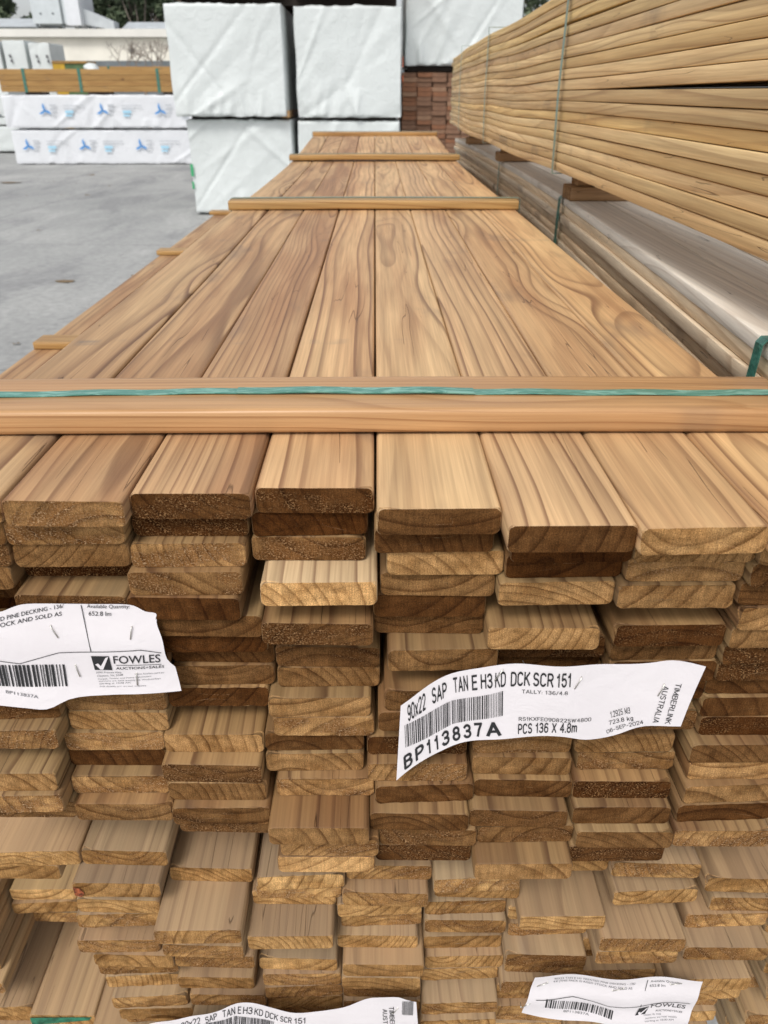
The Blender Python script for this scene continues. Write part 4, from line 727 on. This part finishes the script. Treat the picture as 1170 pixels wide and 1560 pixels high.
s.f = [(0, 1, 2, 3), (5, 4, 7, 6), (3, 2, 6, 7), (0, 4, 5, 1), (0, 3, 7, 4), (1, 5, 6, 2)]; s.build('casing', GREYM, t); MB().box(-1.6, -1.45, .2, .4, 0, 5.7).box(-.1, .05, .2, .4, 0, 5.38).build('leg', GREYD, t)
for i, (x0, x1, z, y, lab) in enumerate(((-26.5, -22.6, 5.9, 61, 'low grey roofed shed at far left behind the warehouse'), (-16.8, -12.9, 5.7, 61, 'low grey shed right of the conveyor'), (-14.6, -11.0, 5.4, 58, 'long low grey roof unit nearest the wrapped packs'))):
    t = empty('shed', (0, y, 0)); tag(t, lab, 'shed', 'grey sheds behind the warehouse')
    MB().box(x0, x1, 0, 4, 0, z-.35).build('wall', GREYM if i else GREYD, t); m_ = MB(); m_.v = [(x0-.2, -.3, z-.34), (x1+.2, -.3, z-.34), (x1+.2, 4.3, z-.34), (x0-.2, 4.3, z-.34), (x0-.2, 2, z+.3), (x1+.2, 2, z+.3)]
    m_.f = [(0, 1, 5, 4), (3, 4, 5, 2), (0, 4, 3), (1, 2, 5), (0, 3, 2, 1)]; m_.build('roof', GREYM, t); MB().box(x0+.5, x0+.9, -.02, -.003, z-1.0, z-.5).box(x0+1.5, x0+2.2, -.02, -.003, z-.9, z-.5).build('window', GREYD, t)
for i, (x, z) in enumerate(((-24.2, 5.0), (-23.2, 4.95), (-22.2, 4.95), (-20.0, 5.0), (-16.9, 5.0))):
    o = MB().box(x, x+.55, 56, 56.6, 0, z).box(x+.1, x+.4, 55.95, 56.1, z, z+.15).build('roof_unit', WHT if i % 2 == 0 else GREYD); tag(o, '%s small roof unit from the left above the cream wall' % ORD[i], 'roof unit', 'small roof units')
# trees
LM = NT('eucalypt_leaf'); gi = LM.n('ShaderNodeNewGeometry'); LM.l(LM.ramp(gi.outputs['Random Per Island'], [(0, (.035, .055, .028)), (.5, (.07, .10, .05)), (1, (.13, .16, .09))]), LM.b.inputs['Base Color']); LM.b.inputs['Roughness'].default_value = .7
LEAFM = LM.m; BARK = simple('bark', (.20, .17, .14), .9, .2, 5)
def tree(x, y, ht, r, seed, lab, n=4200):
    rt = random.Random(seed); t = empty('tree', (x, y, 0)); tag(t, lab, 'tree', 'trees beyond the yard')
    m_ = MB(); m_.tube((0, 0, 0), (.2, 0, ht*.55), .35, .2, 8)
    cl = []
    for i in range(16):
        a = rt.uniform(0, 2*PI); q_ = rt.uniform(.2, 1)*r; c_ = Vector((math.cos(a)*q_, math.sin(a)*q_*.8, ht*rt.uniform(.52, .95)-.10*q_)); cl.append((c_, rt.uniform(.22, .42)*r)); m_.tube((.15, 0, ht*.45), tuple(c_), .12, .03, 5)
    m_.build('trunk', BARK, t, smooth=True)
    v = []; f = []
    for i in range(n):
        c_, cr_ = rt.choice(cl); d = Vector((rt.gauss(0, 1), rt.gauss(0, 1), rt.gauss(0, .75))).normalized()*cr_*rt.uniform(.45, 1.08); p = c_+d; s_ = rt.uniform(.12, .28)
        u = Vector((rt.gauss(0, 1), rt.gauss(0, 1), rt.gauss(0, 1))).normalized(); w_ = u.orthogonal().normalized(); b = len(v)
        v += [tuple(p-u*s_), tuple(p+w_*s_*.5), tuple(p+u*s_), tuple(p-w_*s_*.5)]; f.append((b, b+1, b+2, b+3))
    link('crown', mesh('crown', v, f, LEAFM), t)
tree(-30.5, 72, 9.4, 2.3, 1, 'dark tree at the far left corner behind the sheds'); tree(-26.6, 74, 8.5, 1.6, 2, 'small round tree left of the cladding block')
tree(-20.5, 78, 12, 3.2, 3, 'tree top just right of the cladding block'); tree(-17.5, 76, 11.5, 3.2, 4, 'broad dark tree behind the conveyor'); tree(-22.0, 82, 11, 2.8, 9, 'farther tree behind the cladding block')
tree(-14.0, 74, 9.6, 1.6, 5, 'thin tree between the two broad ones'); tree(-11.2, 72, 12, 3.0, 6, 'dark tree beside the upper wrapped pack'); tree(-8.0, 76, 12, 3.4, 7, 'tree hidden partly behind the wrapped packs')
tree(-24.0, 79, 10.5, 2.2, 10, 'tree top behind the left edge of the cladding block'); tree(-18.9, 73, 9.8, 2.2, 11, 'low leafy tree just above the conveyor'); tree(-13.2, 79, 11.5, 2.6, 12, 'dark tree between the conveyor and the wrapped packs')
tree(13.0, 60, 12, 4.5, 8, 'dark tree beyond the right hand stack')
# bare bush
rb = random.Random(3); t = empty('bare_bush', (-11.6, 44.5, 0)); tag(t, 'leafless grey brown bush against the cream wall', 'bush')
m_ = MB()
def grow(p, d, L, r, dep):
    q_ = p+d*L; m_.tube(tuple(p), tuple(q_), r, r*.65, 4)
    if dep == 0: return
    for i in range(rb.choice((2, 3, 3))):
        nd = (d+Vector((rb.gauss(0, .5), rb.gauss(0, .5), rb.gauss(.08, .35)))).normalized(); grow(q_, nd, L*rb.uniform(.6, .85), r*.62, dep-1)
for i in range(12):
    a = rb.uniform(0, 2*PI); grow(Vector((rb.uniform(-1.1, 1.2), rb.uniform(-.3, .3), 2.6)), Vector((math.cos(a)*.5, math.sin(a)*.4, .9)).normalized(), .5, .03, 4)
m_.tube((0, 0, 0), (0, 0, 2.7), .1, .07); m_.build('branches', simple('twig', (.27, .22, .18), .9), t)

# ------------------------------------------------------------------ light, sky, camera
sc = bpy.context.scene
w = bpy.data.worlds.new('World'); sc.world = w; w.use_nodes = True; nt = w.node_tree; bg = nt.nodes['Background']
sky = nt.nodes.new('ShaderNodeTexSky'); sky.sky_type = 'NISHITA'; sky.sun_disc = False; SE = math.radians(52); SR = math.radians(200)
sky.sun_elevation = SE; sky.sun_rotation = SR; sky.air_density = 1.0; sky.dust_density = 3.0; sky.ozone_density = 1.0
hs = nt.nodes.new('ShaderNodeHueSaturation'); hs.inputs['Saturation'].default_value = .22; hs.inputs['Value'].default_value = 1.15
nt.links.new(sky.outputs[0], hs.inputs['Color']); nt.links.new(hs.outputs[0], bg.inputs['Color']); bg.inputs['Strength'].default_value = .12
ld = bpy.data.lights.new('sun', 'SUN'); ld.energy = 1.25; ld.angle = math.radians(16); ld.color = (1, .97, .93)
lo_ = bpy.data.objects.new('sun', ld); C.objects.link(lo_)
dirv = Vector((math.sin(SR)*math.cos(SE), math.cos(SR)*math.cos(SE), math.sin(SE))); lo_.rotation_euler = (-dirv).to_track_quat('-Z', 'Y').to_euler()
cd = bpy.data.cameras.new('camera'); co = bpy.data.objects.new('camera', cd); C.objects.link(co); sc.camera = co
co.location = (0, 0, H); th = math.atan(635/1172); psi = math.atan(14*math.cos(th)/1172)
co.rotation_euler = (PI/2-th, 0, -psi)
cd.sensor_fit = 'VERTICAL'; cd.sensor_height = 24; cd.lens = 1172/1560*24; cd.clip_start = .02; cd.clip_end = 2000
cd.dof.use_dof = True; cd.dof.focus_distance = .72; cd.dof.aperture_fstop = 7.5
sc.view_settings.view_transform = 'Standard'; sc.view_settings.look = 'None'; sc.view_settings.exposure = 0.35; sc.view_settings.gamma = 1
sc.render.engine = 'CYCLES'
